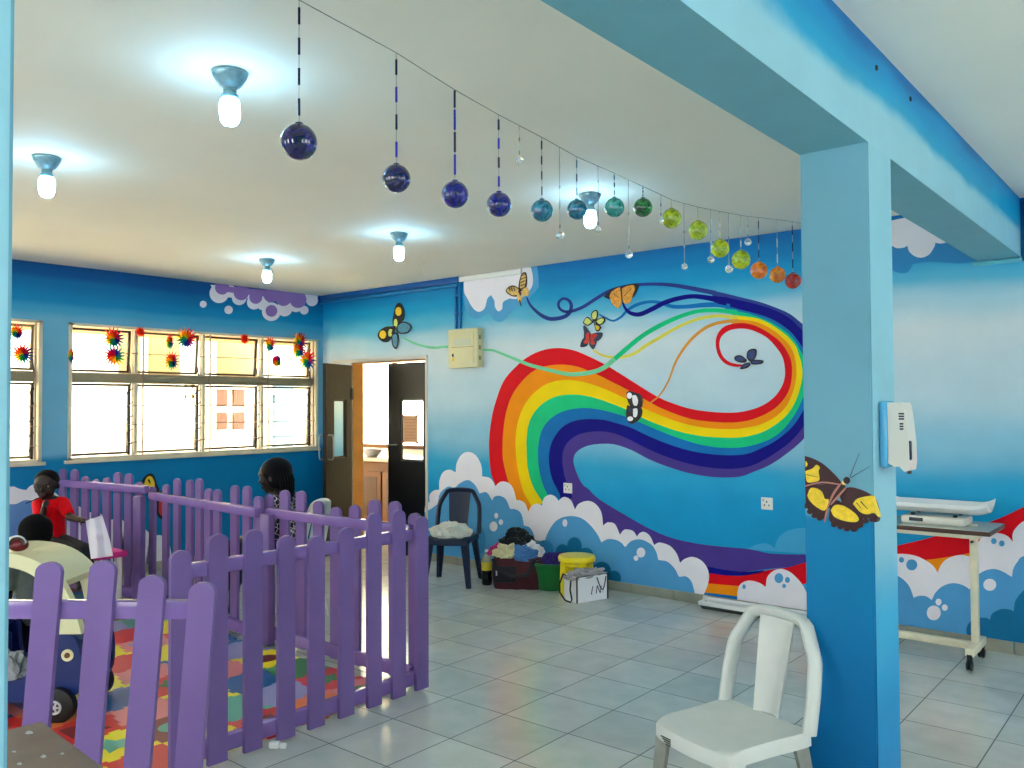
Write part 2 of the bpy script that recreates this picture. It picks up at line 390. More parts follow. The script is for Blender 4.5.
R3 = [(543,502.5),(533,486.3),(527.7,467.5),(526.7,448.8),(526.6,439.4),(528.4,425.3),(533,414.4),(541,405),(551.9,398),(564.4,394.8),(580,394.8),(595.6,398),(611.3,403.4),(625.3,409),(643,418),(662,425.8),(681.3,432),(701.6,436),(721.9,437.5),(740.6,437.2),(760,433),(775.6,424.5),(788,413.6),(796,400.3),(800.6,386),(802.6,375),(801.6,364),(799,355.5),(795.5,346),(786.6,335.6),(774,326.3),(760,319.2),(746,316.6),(733.4,315.3)]
R4 = [(549.5,498.5),(542.5,483),(538.6,464.4),(538.4,447.2),(541,433),(547.2,422.2),(556.6,414.4),(569,409.7),(584.7,408),(600.3,409.7),(616,413.6),(628.4,417.5),(642.2,423.4),(662.5,432),(681.3,439),(700,444.5),(718.8,447.5),(737.5,447.7),(753,445.2),(769.4,439.4),(781.9,430.8),(792.8,417.5),(800.6,403.4),(806,388),(808,374),(806,362),(800.6,350.8),(794.4,340.3),(783.4,330),(769.4,321.6),(753.8,315.3),(738,311.4),(726,309.6)]
R5 = [(560,498.5),(559.7,494),(552,478.4),(549,461.3),(550.3,447.2),(555,436.3),(562.8,426.9),(573.8,421),(587.8,419),(603.4,419.8),(617.5,423.4),(631.3,427.8),(646.9,435.2),(665.6,443),(687.5,450),(709.4,453.9),(731.3,455.2),(748,453.5),(760,448.8),(774,441.7),(786.6,432.3),(796,422.2),(805,407),(812,392),(814,376),(810,360),(801,345),(791.3,332.5),(778.8,323),(766.3,316.9),(750.6,312.2),(735,308.3),(722.5,304.4)]
R6 = [(580,511),(575.3,505),(570,490),(565,476.9),(562.5,461.3),(563.6,450),(568.5,441.5),(578.4,434.7),(592.5,431.6),(608,432),(624,437),(646.9,448.4),(665.6,456.3),(687.5,463.3),(709.4,467.5),(729.7,468.8),(747,467),(762,461),(777,451.9),(791.3,441),(804,426),(818,405),(824,385),(821,360),(808,337),(798,326),(789.7,318.4),(775.6,310.6),(760,305.2),(744.4,301.3),(728.8,298),(713,295.8)]
R7 = [(640,524.5),(620.6,512.8),(598.8,498.8),(583,484.7),(576,470.6),(573.6,459.7),(576.9,451.9),(586,446.4),(598.8,444),(614.4,444.4),(631.3,450),(646.9,458.2),(662.5,464.8),(684.4,471.9),(703,475.8),(721.9,477.5),(740.6,476.5),(755,471.4),(769.4,465.2),(785,455),(802.5,440.2),(822,417),(834,390),(831,360),(818,337),(800.6,322.3),(789.7,313.8),(775.6,307.5),(760,302),(741.3,297.3),(722.5,292.7),(703.8,288.6)]
mural = MB()
def band(A, B, m, lay=3, n=150):
    q = smooth2(A)+smooth2(B)[::-1]
    mural.use(m).sheet([WP(x, y, lay) for x, y in q], [(x, y, 0) for x, y in q])
def strand(pts, m, lay=5):
    c = smooth2([(p[0], p[1]) for p in pts], 6); ws = []
    for i in range(len(pts)-1): ws += [pts[i][2]+(pts[i+1][2]-pts[i][2])*k/6 for k in range(6)]
    ws.append(pts[-1][2]); A = []; B = []
    for i, (x, y) in enumerate(c):
        x0, y0 = c[max(0, i-1)]; x1, y1 = c[min(len(c)-1, i+1)]
        l = math.hypot(x1-x0, y1-y0) or 1; nx, ny = -(y1-y0)/l, (x1-x0)/l; w = ws[i]/2
        A.append(WP(x+nx*w, y+ny*w, lay)); B.append(WP(x-nx*w, y-ny*w, lay))
    mural.use(m).strip(A, B)
def blob(pts, m, lay, sm=True):
    mural.use(m).sheet([WP(x, y, lay) for x, y in (smooth2(pts) if sm else pts)], [(x, y, 0) for x, y in (smooth2(pts) if sm else pts)])
bands = [paint[k] for k in ('red', 'orange', 'yellow', 'green', 'blue', 'navy', 'purple')]
# fill each band down to where the clouds cover its foot
R0a = [(500, 500)]+R0; R1a = [(514, 500)]+R1
for i, (A, B) in enumerate(zip((R0a, R1a, R2, R3, R4, R5, R6), (R1a, R2, R3, R4, R5, R6, R7))):
    if i == 1:
        A = R1a[:R1a.index((731.9,323.9))+1]
    if i == 6:
        k6, k7 = R6.index((824,385)), R7.index((834,390))
        band(R6[k6:], R7[k7:], paint['slate'], 3); A, B = R6[:k6+1], R7[:k7+1]
    band(A, B, bands[i], 3)
# purple tail running down to the right behind the clouds, and the red / orange beneath it
T_up = [(570,500),(583,486),(598.8,498.8),(622.5,513.4),(647.5,527.5),(669.4,537),(694.4,543),(719.4,546.3),(748.8,549),(767.5,553),(780,554),(803.4,554.5),(830,554),(862,551),(897.6,545.4)]
T_lo = [(560,512),(600,540),(640,556),(680,565),(709.7,567),(726.9,570),(745.6,571.7),(770.6,568.6),(789,567.2),(803.4,563),(830,557),(862,552),(897.6,545.6)]
band(T_up, T_lo, paint['purple'], 4)
band([(690,566),(709.7,567),(726.9,570),(745.6,571.7),(764,570.2)], [(690,573),(709.7,573.3),(726.9,575.5),(745.6,575.4),(764,572.4)], paint['navy'], 4)
band([(690,573),(709.7,573.3),(726.9,575.5),(745.6,575.4),(768,570),(789,567.2),(803.4,563),(830,557),(862,552),(897.6,545.4),(922,539.8),(943,534),(992.5,520.8),(1024,506.7),(1060,489),(1110,468),(1180,450),(1260,446),(1360,470)],
     [(690,583),(709.7,583.5),(726.9,585),(745,586),(768,586),(789,585),(803.4,584),(830,578),(862,566),(897.6,562),(926,560),(950,556.6),(972.8,552.4),(1000,548),(1060,535),(1110,520),(1180,508),(1260,510),(1360,540)], paint['red'], 4)
band([(690,583),(709.7,583.5),(726.9,585),(745,586),(790,585)], [(690,592),(709.7,593),(726.9,595),(745,597),(790,599)], paint['orange'], 4)
band([(690,592),(709.7,593),(726.9,595),(745,597)], [(690,602),(709.7,604),(726.9,606),(745,608)], paint['blue'], 4)
band([(897.6,560),(926,559.5),(950,556.6),(980,551)], [(897.6,580),(926,580),(950,576),(980,570)], paint['orange'], 4)
# curling strands at the top
strand([(738,320.8,3.6),(727,321.5,3.4),(715.5,323.7,3.2),(704.5,328.6,3.2),(692.4,338.4,3),(682.6,350.5,2.6),(675,363.8,2.2),(669,380,1.8),(660,395,1.6),(649,404,1.4)], paint['ochre'])
strand([(738,317,3.6),(729,316.8,3.4),(719.4,316,3.2),(703.8,317.6,3.2),(687.4,322.8,3),(671,330.8,3.2),(660,337.5,3.4),(646,345.6,3.4),(637,352,3.2),(627.5,356,3),(615,357.5,2.6),(602.5,355.2,2.2),(593,349.7,1.6)], paint['straw'])
strand([(737,312.6,5),(724,310.9,4.4),(712,310.3,4.2),(697.5,311.4,4),(680.6,316.4,4.2),(661.9,324.7,4.6),(643,335.6,4.6),(627.5,348,4.8),(615,359,4.8)], paint['green'], 6)
strand([(615,359,4.8),(604,367.7,4.6),(591.6,372.3,4.4),(571.3,374.4,4),(555.6,371.6,3.8),(540,367.7,3.6),(530,365,3.4),(519,360.6,3.2),(503.4,354.2,2.6),(492.5,350.3,2.4),(482,349.8,2.4),(447,346.8,2.4),(438,347.6,2.6),(428.8,347.2,2.4),(414.7,343.4,2),(402,337,1.4)], paint['pale_green'], 6)
strand([(730,306.6,5),(718,304.8,5),(704,305,4.8),(688,306.5,4),(673,306.6,3.8),(659,302.4,3.2),(648,302,3),(637,304.8,3.4),(627.5,310.5,3),(621.3,316.9,2.4),(613.4,320.8,2),(605.6,317.7,1.8),(599.4,314.5,1.4)], paint['blue'], 6)
strand([(727,301.5,8.4),(720,300.4,7.6),(712,298.6,5.4),(695,296.4,4.6),(680.6,298,4.6),(665,302.6,4.8),(652.5,309,4.8),(640,314.3,4.6),(630.6,313,3.8),(625,307.5,2.6),(622.6,300,1.6)], paint['navy'], 7)
strand([(716,293.2,4.8),(700,290,4.6),(677.5,285.8,4),(658.8,284.2,3.4),(640,284.6,3.2),(624.4,286.6,3.2),(608.8,291.4,3.4),(594.7,299.7,3.4),(583.8,306.7,3.4),(572.8,311,3.2),(565,311.6,2.8),(559.8,308.3,2.6),(558.9,302.8,2.6),(563.4,298.6,2.6),(569,300.5,3),(571.6,306,3.4),(569.4,313,3.8),(563.4,317.2,4),(552.5,319,4),(545,317.2,3.8),(537.5,312.2,3.2),(530.5,304.8,2.4),(527,297.4,1.4)], paint['slate'], 7)
# top white clouds with their blue echo
blob([(463,282),(463.5,300),(467,313),(471,317.5),(478.8,318.6),(485,315),(490,314),(494.4,320.5),(502.2,321.5),(510,314),(520,305),(528,300),(531,296,1),(537,289),(538.5,279),(537,266)], paint['shadow'], 2)
blob([(463.6,276.5,1),(464,285),(464.4,292.8),(467.8,299),(471,305.3),(475.6,310.6),(480.3,311.6),(485,307.7),(487.3,299),(491,295,1),(494.4,300.6),(495.2,307),(498.3,311.3),(502.2,308.8),(503.2,302.2),(509.4,298.6,1),(516,299),(524,296.5),(528.5,292),(532.3,286),(533,277),(530.6,265.6,1)], paint['white'], 3)
blob(ell(536, 285, 3, 4), paint['shadow'], 4, False)
blob([(880,264),(891,270),(900,273),(908,272),(913,264,1),(930,262),(972,262),(972,240),(880,240)], mat('paint_deep', (0, 128, 190), .45), 1)
blob([(870,225,1),(872,240),(880,245),(891,245.6),(897,248.2),(904,247.5),(907.4,245.6,1),(909.4,251.7),(915.2,256.4),(922.2,257.6),(929.2,254.5),(934,247.5),(935.5,242.8,1),(942,243.5),(952,241,1),(952,208,1)], paint['white'], 3)
# haze clouds near the column
blob([(742,549,1),(750,547.5),(758,544.2),(767.5,543.6),(775.3,548.3,1),(776,543),(780,536),(789.4,530.3),(803.4,528),(820,531),(835,545),(838,556,1)], paint['haze'], 2)
# lower white clouds, left group (floor line at the back)
def floor_y(x): return 600.2+(x-680)*.168
blob([(425,511,1),(426,505),(430,501.5,1),(430,495),(434,490.6),(439.5,489.5,1),(439.8,480),(443.4,472.2),(449.7,469.6),(456,472.2,1),(457,463),(461.8,454.8),(468.4,451.9),(476,455.2),(481.5,465),(482.5,476.4,1),(489,477.4),(493,481),(495.6,486.4,1),(499,482.8),(503.4,481.4),(509,483),(513.5,488.5),(516.7,500,1),(521,500.4),(525.5,503.5),(528.6,511.6,1),(532,506),(537,503.6),(542.2,505.4,1),(544.5,498),(550.3,494.6),(555.6,496.6),(559,501,1),(562,497.8),(566,497),(571.4,500.4),(575.3,509.4,1),(579,503.8),(587.8,500.8),(595.5,503.6),(601.5,512),(603.5,525.6,1),(606.4,523),(609.7,522.2),(615.4,524.2),(620.3,534.6,1),(623.5,530.4),(627.2,529.3),(633.4,531),(637.3,536.4,1),(640,533),(644.4,531.8),(650,535.6),(654.5,545,1),(657.6,543),(661.6,542.6),(670.5,546),(677,553.6),(680.4,562.8,1),(685,558.8),(692.8,556.8),(701,560),(707,567),(709.3,576),(707.6,586),(703,597,1),(690,601,1),(600,588,1),(500,568,1),(425,555,1)], paint['white'], 8)
blob([(425,512,1),(431,509),(438,504,1),(440,494),(445,488.6),(449.7,486.4),(455,488.6,1),(460,483.4),(468.4,480),(475.5,485),(480,493.4,1),(487,492.4),(492.7,500.6,1),(494.4,497),(499.5,495.7),(506,499),(510.5,509,1),(516,509.3),(521.5,513.6),(524.4,525.6,1),(530,527.4),(534,534),(534.8,541,1),(539,540.4),(544.4,543,1),(548.8,531.4),(556.4,520.8),(567.5,516.2),(580,517.4),(589.4,523.8),(597.6,534),(601.6,542.4,1),(608.4,539),(616.3,539.8),(621.6,542.6),(625.4,547,1),(631.9,540.8),(641.3,539.4),(651.6,544.4),(656.6,552),(658.6,559.8,1),(667.6,561.6),(675,568.6),(679.3,577,1),(686.4,576.4),(692,582),(695,593.5),(694.7,600.5,1),(600,589,1),(500,570,1),(425,557,1)], paint['mid'], 9)
for cx, cy, r, k in ((493.9,526.3,4,5),(496.6,515.6,2,2.8),(501.3,522,2.2,2.8),(565.3,522.8,2.5,3.8),(641.3,552.4,4.4,5),(636.4,558,2.4,2.7)): blob(ell(cx, cy, r, k), paint['white'], 10, False)
blob(ell(531.5, 547, 4.2, 5.4), mat('paint_ice', (170, 205, 228), .45), 10, False)
for cx, cy, rx, ry in ((563,552,7,8),(574.8,546,7.4,9),(586,556,8,8.5),(602,571,9.5,9.5),(614.5,578,7,7.5),(545,549,9,9),(480,540,6,14)):
    blob(ell(cx, cy, rx, ry), paint['teal'] if cx > 560 else mat('paint_mid2', (38, 130, 190), .45), 10, False)
# white cloud beside the column
blob([(737,610,1),(737.4,599),(738.6,588),(742.5,582.6),(750.3,580.4),(759.7,582.8),(766,586.8,1),(767.5,577.2),(773.6,570.8),(781.6,568.8),(789.4,571.4),(797.2,578),(804.2,587),(809,600),(811,618,1)], paint['white'], 8)
for cx, cy, r, k in ((779.2,578,4.4,5),(787.8,579.8,2.5,3),(784.4,585.8,2,2.2),(744.4,586.6,1.8,2.4)): blob(ell(cx, cy, r, k), paint['mid'], 10, False)
# clouds right of the column
blob([(840,640,1),(846,600),(858,572),(872,560),(885,555),(897.6,553.8),(908,554.2),(918,556.4),(928,561.6),(934,566.5),(937.8,572.6,1),(940.6,566),(945,560.4),(951,557),(958.8,555),(966,555.4),(974,558.4,1),(976,548),(981,538.5),(989.7,533.2),(999.5,533.2),(1007.6,536),(1013,541.6,1),(1012.6,535),(1015.4,528.6),(1024,521),(1040,517),(1060,519),(1078,532,1),(1092,512),(1120,503),(1150,512),(1166,536,1),(1190,515),(1230,510),(1270,530),(1285,566,1),(1320,556),(1370,575),(1400,640,1),(1400,760,1),(1072,700,1)], paint['white'], 8)
blob([(870,640,1),(874,600),(886,578),(894,575),(898.3,576),(904,579.7),(910,587),(913.8,597.6,1),(918,596),(922.2,595.6),(927,596.4),(932,599.8,1),(936,592),(943.3,585.8),(953,583),(963,585),(970,589.2,1),(972.8,581),(981,572.5),(992.5,568.8),(1002,571),(1012,576.8,1),(1013.6,568.4),(1017.8,561.4),(1024,556),(1050,552),(1074,574,1),(1100,552),(1140,556),(1165,592,1),(1200,570),(1250,580),(1280,630,1),(1330,640),(1380,690,1),(1380,760,1),(1074,680,1),(1024,655,1),(960,643,1),(900,633,1)], paint['mid'], 9)
blob([(968,638,1),(966.6,629),(970,621.9),(977,618.2),(985.5,617.5),(990,619.4,1),(992.5,613.4),(1001,609),(1009.4,609.3),(1013.8,611,1),(1015.4,601),(1020.6,593.6),(1028,589),(1050,594),(1074,618,1),(1100,600),(1140,606),(1160,640,1),(1200,640),(1240,690,1),(1074,680,1),(1020,652,1)], paint['teal'], 10)
for cx, cy, r, k, m in ((934,612.7,7,7.4,'white'),(938.8,601.8,3,3.4,'white'),(945,607.4,3,3.2,'white'),(990,584.6,6.5,6,'white'),(912,564.7,5.5,5.5,'mid'),(901.8,559.7,2.6,2.8,'mid'),(994,541,2.8,3,'shadow'),(1002,543.3,2.8,3,'shadow')):
    blob(ell(cx, cy, r, k), paint[m], 11, False)
bmesh.ops.delete(mural.bm, geom=[v for v in mural.bm.verts if v.co.z < .0785 and False], context='VERTS')
for v in mural.bm.verts: v.co.z = max(.079, min(H-.002, v.co.z))
mo = mural.build('painted_mural', wall_m, normals=False)
mo['label'] = 'painted rainbow ribbon and white clouds'

# purple scalloped cloud and low clouds on the window wall
wm = MB()
def LP(x, y, lay): p = at_x(x, y, XW); return V((XW+.0006*lay, p.y, min(H-.002, p.z)))
def lblob(pts, m, lay, sm=False):
    q = smooth2(pts) if sm else pts
    wm.use(m).sheet([LP(x, y, lay) for x, y in q], [(x, y, 0) for x, y in q])
ZX = lambda X: 200+X*.15625
ZY = lambda Y: 250+Y*.15625
for kk, (cx, cy, r) in enumerate(((122,278,62),(190,262,40),(250,305,48),(345,335,46),(400,345,40),(455,395,60),(540,375,50),(612,352,46),(665,385,28),(715,322,38))): lblob(ell(ZX(cx), ZY(cy), r*.15625), paint['white'], 3+kk*.5)
lblob([(ZX(65), ZY(222)), (ZX(755), ZY(290)), (ZX(740), ZY(330)), (ZX(100), ZY(300))], paint['white'], 8)
for k, (cx, cy, r) in enumerate(((140,240,46),(262,272,50),(355,303,42),(452,288,48),(532,305,54),(625,318,54),(455,390,38))): lblob(ell(ZX(cx), ZY(cy), r*.15625), paint['lilac'], 9+k*.5)
lblob([(ZX(98), ZY(226)), (ZX(668), ZY(284)), (ZX(660), ZY(330)), (ZX(110), ZY(262))], paint['lilac'], 13)
for cx, cy, r in ((20,347,22),(182,383,27)): lblob(ell(ZX(cx), ZY(cy), r*.15625), paint['white'], 3)
lblob([(-10,490,1),(5,487),(14,486.5,1),(20,489),(26,490,1),(32,485),(40,486),(46,494,1),(54,492),(62,500,1),(64,560,1),(-10,560,1)], paint['white'], 3, True)
lblob([(-10,510,1),(5,505),(16,504,1),(26,500),(36,503),(42,511,1),(50,512),(56,520,1),(58,560,1),(-10,560,1)], mat('paint_periwinkle', (96, 140, 200), .5), 4, True)
for x0, x1, y0 in ((64,84,506),(84,104,512),(104,128,519),(124,150,527),(150,168,535)):
    lblob([(x0-4,585,1),(x0-2,y0+12),((x0+x1)/2,y0),(x1+2,y0+12),(x1+4,585,1)], paint['white'], 3, True)
for v in wm.bm.verts: v.co.z = max(.08, v.co.z)
wo = wm.build('painted_clouds', wall_w, normals=False); wo['label'] = 'painted lilac and white clouds'

# ------------------------------------------------------------------ butterflies (flat painted / cut-out figures on the walls)
bk = mat('butterfly_black', (26, 18, 24), .5)
def flat_figure(name, label, layers, where, depth_dir, group='butterflies on the walls', parts=()):
    """layers: (material, [points in picture], smooth) laid one over the other on a wall"""
    b = MB(); n = 0
    for m, pts, sm in layers:
        q = smooth2(pts+[pts[0]], 4)[:-1] if sm else pts
        b.use(m)
        A = [where(x, y, 14+n*1.6) for x, y in q]; B = [p+V(depth_dir)*-.0009 for p in A]
        b.sheet(A, [(x, y, 0) for x, y in q]); n += 1
        a = [b.bm.verts.new(p) for p in A]; c = [b.bm.verts.new(p+V(depth_dir)*.004) for p in A]; k = len(a)
        for i in range(k):
            f = b.bm.faces.new((a[i], a[(i+1) % k], c[(i+1) % k], c[i])); f.material_index = b.cur
    o = b.build(name, normals=False)
    return tag(o, label, 'butterfly', group)
def zf(x0, y0, s): return lambda pts: [(x0+x*s, y0+y*s) for x, y in pts]
def line_poly(p, q, w):
    dx, dy = q[0]-p[0], q[1]-p[1]; l = math.hypot(dx, dy); nx, ny = -dy/l*w/2, dx/l*w/2
    return [(p[0]+nx, p[1]+ny), (q[0]+nx*.5, q[1]+ny*.5), (q[0]-nx*.5, q[1]-ny*.5), (p[0]-nx, p[1]-ny)]
m_by = mat('butterfly_yellow', (246, 206, 40), .5, var=.15, vscale=60); m_bt = mat('butterfly_teal', (72, 140, 170), .5, var=.3, vscale=50); m_bl = mat('butterfly_lime', (206, 214, 110), .5)
m_bo = mat('butterfly_orange', (232, 158, 50), .5, var=.35, vscale=60); m_br = mat('butterfly_red', (206, 44, 34), .5, var=.35, vscale=90); m_bw = mat('butterfly_white', (240, 238, 240), .5); m_bb = mat('butterfly_blue', (30, 58, 120), .5, var=.35, vscale=60)
m_bc = mat('butterfly_cream', (240, 196, 110), .5, var=.3, vscale=60); m_bn = mat('butterfly_brown', (58, 14, 18), .5, var=.15, vscale=30); m_bp = mat('butterfly_pink', (186, 120, 110), .5); m_bdb = mat('butterfly_darkblue', (38, 50, 78), .5, var=.3, vscale=60)
Z = zf(360, 260, .15625); DY = (0, 1, 0)
flat_figure('painted_butterfly', 'large black butterfly with yellow spots and teal hind wings above the double door', [
    (bk, Z([(215,432),(212,380),(232,292),(262,276),(286,318),(284,378),(258,402),(240,425)]), 1), (bk, Z([(212,425),(165,428),(125,458),(118,492),(145,522),(182,524),(210,488)]), 1),
    (bk, Z([(232,420),(270,395),(312,402),(334,430),(312,467),(262,473),(238,452)]), 1), (bk, Z([(203,480),(240,462),(252,510),(240,570),(212,548)]), 1),
    (m_bt, Z([(246,424),(274,404),(308,410),(324,430),(306,459),(264,464),(248,446)]), 1), (m_bt, Z([(212,486),(236,474),(244,512),(236,556),(218,540)]), 1),
    (m_by, Z(ell(252, 330, 19, 28)), 0), (m_by, Z(ell(152, 478, 21, 26)), 0), (m_bl, Z([(222,430),(226,385),(240,380),(246,410),(232,440)]), 1), (m_bl, Z([(188,460),(200,442),(220,455),(205,488),(190,485)]), 1), (bk, Z([(208,470),(224,425),(236,430),(220,478)]), 1)], WP, DY)
Z = zf(500, 265, .1172)
flat_figure('painted_butterfly', 'cream butterfly with dark stripes on the white painted cloud at the top of the mural', [
    (m_bn, Z([(160,200),(170,130),(190,75),(220,62),(232,90),(234,160),(215,215),(185,225)]), 1), (m_bn, Z([(170,205),(130,178),(90,180),(55,215),(70,245),(120,270),(160,262)]), 1), (m_bc, Z([(150,250),(175,225),(195,250),(190,300),(175,318),(155,300)]), 1), (m_bc, Z([(190,225),(225,190),(250,220),(245,262),(215,262),(195,245)]), 1),
    (m_bc, Z([(176,190),(182,130),(196,86),(218,74),(224,95),(224,150),(208,200),(188,212)]), 1), (m_bc, Z([(164,208),(130,188),(96,188),(66,215),(78,238),(120,260),(154,250)]), 1)]+
    [(m_bn, Z(line_poly((185, 95+28*k), (226, 78+28*k), 8)), 0) for k in range(5)]+[(m_bn, Z(line_poly((84+22*k, 192), (98+20*k, 226), 8)), 0) for k in range(3)]+[(m_bn, Z([(168,215),(182,208),(190,250),(182,262)]), 1), (m_bn, Z(line_poly((178, 300), (192, 352), 9)), 0)], WP, DY)
Z = zf(540, 270, .15625)
flat_figure('painted_butterfly', 'large orange butterfly with black wing tips sitting on the navy swirl', [
    (bk, Z([(412,172),(430,150),(470,120),(520,108),(526,130),(522,200),(500,185),(450,188)]), 1), (bk, Z([(524,112),(560,96),(610,86),(636,96),(626,130),(600,175),(570,180),(532,200)]), 1),
    (m_bo, Z([(448,172),(462,140),(500,116),(520,118),(524,190),(515,236),(496,243),(466,215)]), 1), (m_bo, Z([(528,120),(560,104),(600,98),(612,118),(598,160),(582,205),(556,216),(535,200)]), 1), (bk, Z(line_poly((522, 112), (532, 215), 9)), 0), (bk, Z(line_poly((470, 150), (515, 180), 3)), 0), (bk, Z(line_poly((590, 120), (540, 170), 3)), 0)], WP, DY)
flat_figure('painted_butterfly', 'small yellow butterfly right above the red one', [
    (bk, Z([(338,320),(330,285),(345,262),(364,256),(374,275),(368,315),(352,330)]), 1), (bk, Z([(345,335),(310,300),(288,318),(280,342),(310,358)]), 1), (bk, Z([(356,330),(385,308),(414,304),(420,330),(390,355),(365,350)]), 1), (bk, Z([(350,345),(372,350),(396,365),(380,393),(362,388)]), 1),
    (m_bl, Z([(342,316),(337,288),(350,268),(362,264),(367,278),(361,310)]), 1), (m_bl, Z([(336,332),(308,308),(293,321),(288,338),(311,350)]), 1), (m_bl, Z([(366,330),(388,314),(408,311),(411,328),(388,347)]), 1), (m_by, Z([(358,352),(374,357),(387,367),(378,384),(366,380)]), 1), (bk, Z(line_poly((344, 322), (362, 352), 9)), 0)], WP, DY)
flat_figure('painted_butterfly', 'small red butterfly with dark wing edges between the yellow one and the rainbow', [
    (m_bdb, Z([(285,400),(280,362),(292,358),(318,392),(330,415),(310,440),(285,440)]), 1), (m_bdb, Z([(330,410),(370,400),(402,402),(398,430),(372,455),(345,450)]), 1), (m_bdb, Z([(290,430),(310,450),(305,485),(268,495),(262,480),(275,445)]), 1), (m_bdb, Z([(335,440),(365,455),(360,480),(345,508),(325,490),(318,470)]), 1),
    (m_br, Z([(295,415),(312,400),(330,412),(352,408),(372,418),(350,445),(356,470),(338,478),(318,465),(296,474),(284,462),(298,440)]), 1), (bk, Z(line_poly((322, 410), (328, 470), 8)), 0)], WP, DY)
Z = zf(600, 330, .15625)
Z = zf(480, 330, .15625)
flat_figure('painted_butterfly', 'black and white butterfly lying across the yellow and green rainbow bands', [
    (bk, Z([(940,400),(962,390),(1000,402),(1024,410),(1042,440),(1040,490),(1020,500),(985,495),(960,480),(945,445)]), 1), (bk, Z([(945,480),(985,492),(1035,500),(1040,540),(1020,575),(980,600),(950,585),(938,540)]), 1),
    (m_bw, Z(ell(960, 420, 16, 20)), 0), (m_bw, Z([(978,420),(1000,418),(1015,450),(1008,482),(990,482),(980,455)]), 1), (m_bw, Z([(984,505),(1008,502),(1012,530),(1004,556),(986,552)]), 1), (m_bw, Z(ell(966, 568, 18, 15)), 0), (m_bdb, Z(ell(966, 512, 10, 16)), 0)], WP, DY)
Z = zf(660, 270, .15625)
flat_figure('painted_butterfly', 'dark blue butterfly inside the red loop of the rainbow', [
    (bk, Z([(556,560),(562,522),(590,504),(620,510),(618,550),(600,580),(575,585)]), 1), (bk, Z([(560,575),(520,546),(484,552),(480,575),(510,592),(550,592)]), 1), (bk, Z([(580,580),(620,574),(664,580),(655,600),(610,606),(585,600)]), 1), (bk, Z([(575,590),(582,608),(560,628),(520,636),(518,625),(540,600)]), 1),
    (m_bb, Z([(566,560),(572,528),(594,514),(610,520),(608,546),(592,572)]), 1), (m_bb, Z([(550,574),(520,556),(494,560),(492,574),(516,584)]), 1), (m_bb, Z([(592,586),(622,581),(648,585),(640,594),(606,598)]), 1), (m_bb, Z([(570,596),(572,606),(552,618),(532,624),(545,606)]), 1)], WP, DY)
Z = zf(130, 460, .1367); Z2 = zf(50, 460, .1172)
flat_figure('painted_butterfly', 'black and yellow butterfly low on the window wall behind the far picket fence', [
    (bk, Z2([(770,210),(790,160),(835,118),(880,125),(912,215),(930,260),(900,330),(830,300)]), 1), (bk, Z2([(730,520),(705,500),(698,400),(705,320),(740,300),(800,330),(810,420),(760,480)]), 1), (bk, Z2([(890,330),(960,250),(985,330),(975,470),(935,500),(895,430)]), 1),
    (m_by, Z2([(800,205),(815,160),(840,138),(870,150),(890,215),(850,260)]), 1), (m_bw, Z2([(715,420),(722,340),(750,330),(760,400),(735,460)]), 1), (m_br, Z2([(925,360),(945,330),(960,380),(950,470),(925,440)]), 1), (bk, Z2(line_poly((835, 165), (850, 200), 18)), 0)], LP, (-1, 0, 0))
# column butterfly: wraps the column corner
def CP(x, y, lay):
    p = at_y(x, y, CY0); e = .0003*(lay-13)+.0006
    if p.x <= CX1: return V((CX1+e if p.x > CX1-.002 else max(p.x, CX0+.003), CY0-e, p.z))
    p = at_x(x, y, CX1); return V((CX1+e, CY0-e if p.y < CY0+.003 else p.y, p.z))
def dense(pts, n=10):
    out = []
    for a, b in zip(pts, pts[1:]+pts[:1]): out += [(a[0]+(b[0]-a[0])*k/n, a[1]+(b[1]-a[1])*k/n) for k in range(n)]
    return out
def col_layers(layers):
    b = MB()
    for i, (m, pts) in enumerate(layers):
        q = smooth2(pts+[pts[0]], 4)[:-1] if len(pts) != 4 else pts
        t = bmesh.new(); vs = [t.verts.new((x, y, 0)) for x, y in q]
        for tr in tessellate_polygon([[V((x, y, 0)) for x, y in q]]): t.faces.new([vs[k] for k in tr])
        e0 = [px_of((CX1, CY0, 2.3)), px_of((CX1, CY0, .6))]
        nrm = V((e0[1][1]-e0[0][1], -(e0[1][0]-e0[0][0]), 0)).normalized()
        bmesh.ops.bisect_plane(t, geom=t.verts[:]+t.edges[:]+t.faces[:], plane_co=corner_px, plane_no=nrm)
        for v in t.verts: v.co = CP(v.co.x, v.co.y, 14+i*1.5)
        b.use(m); b.merge(t)
    return b
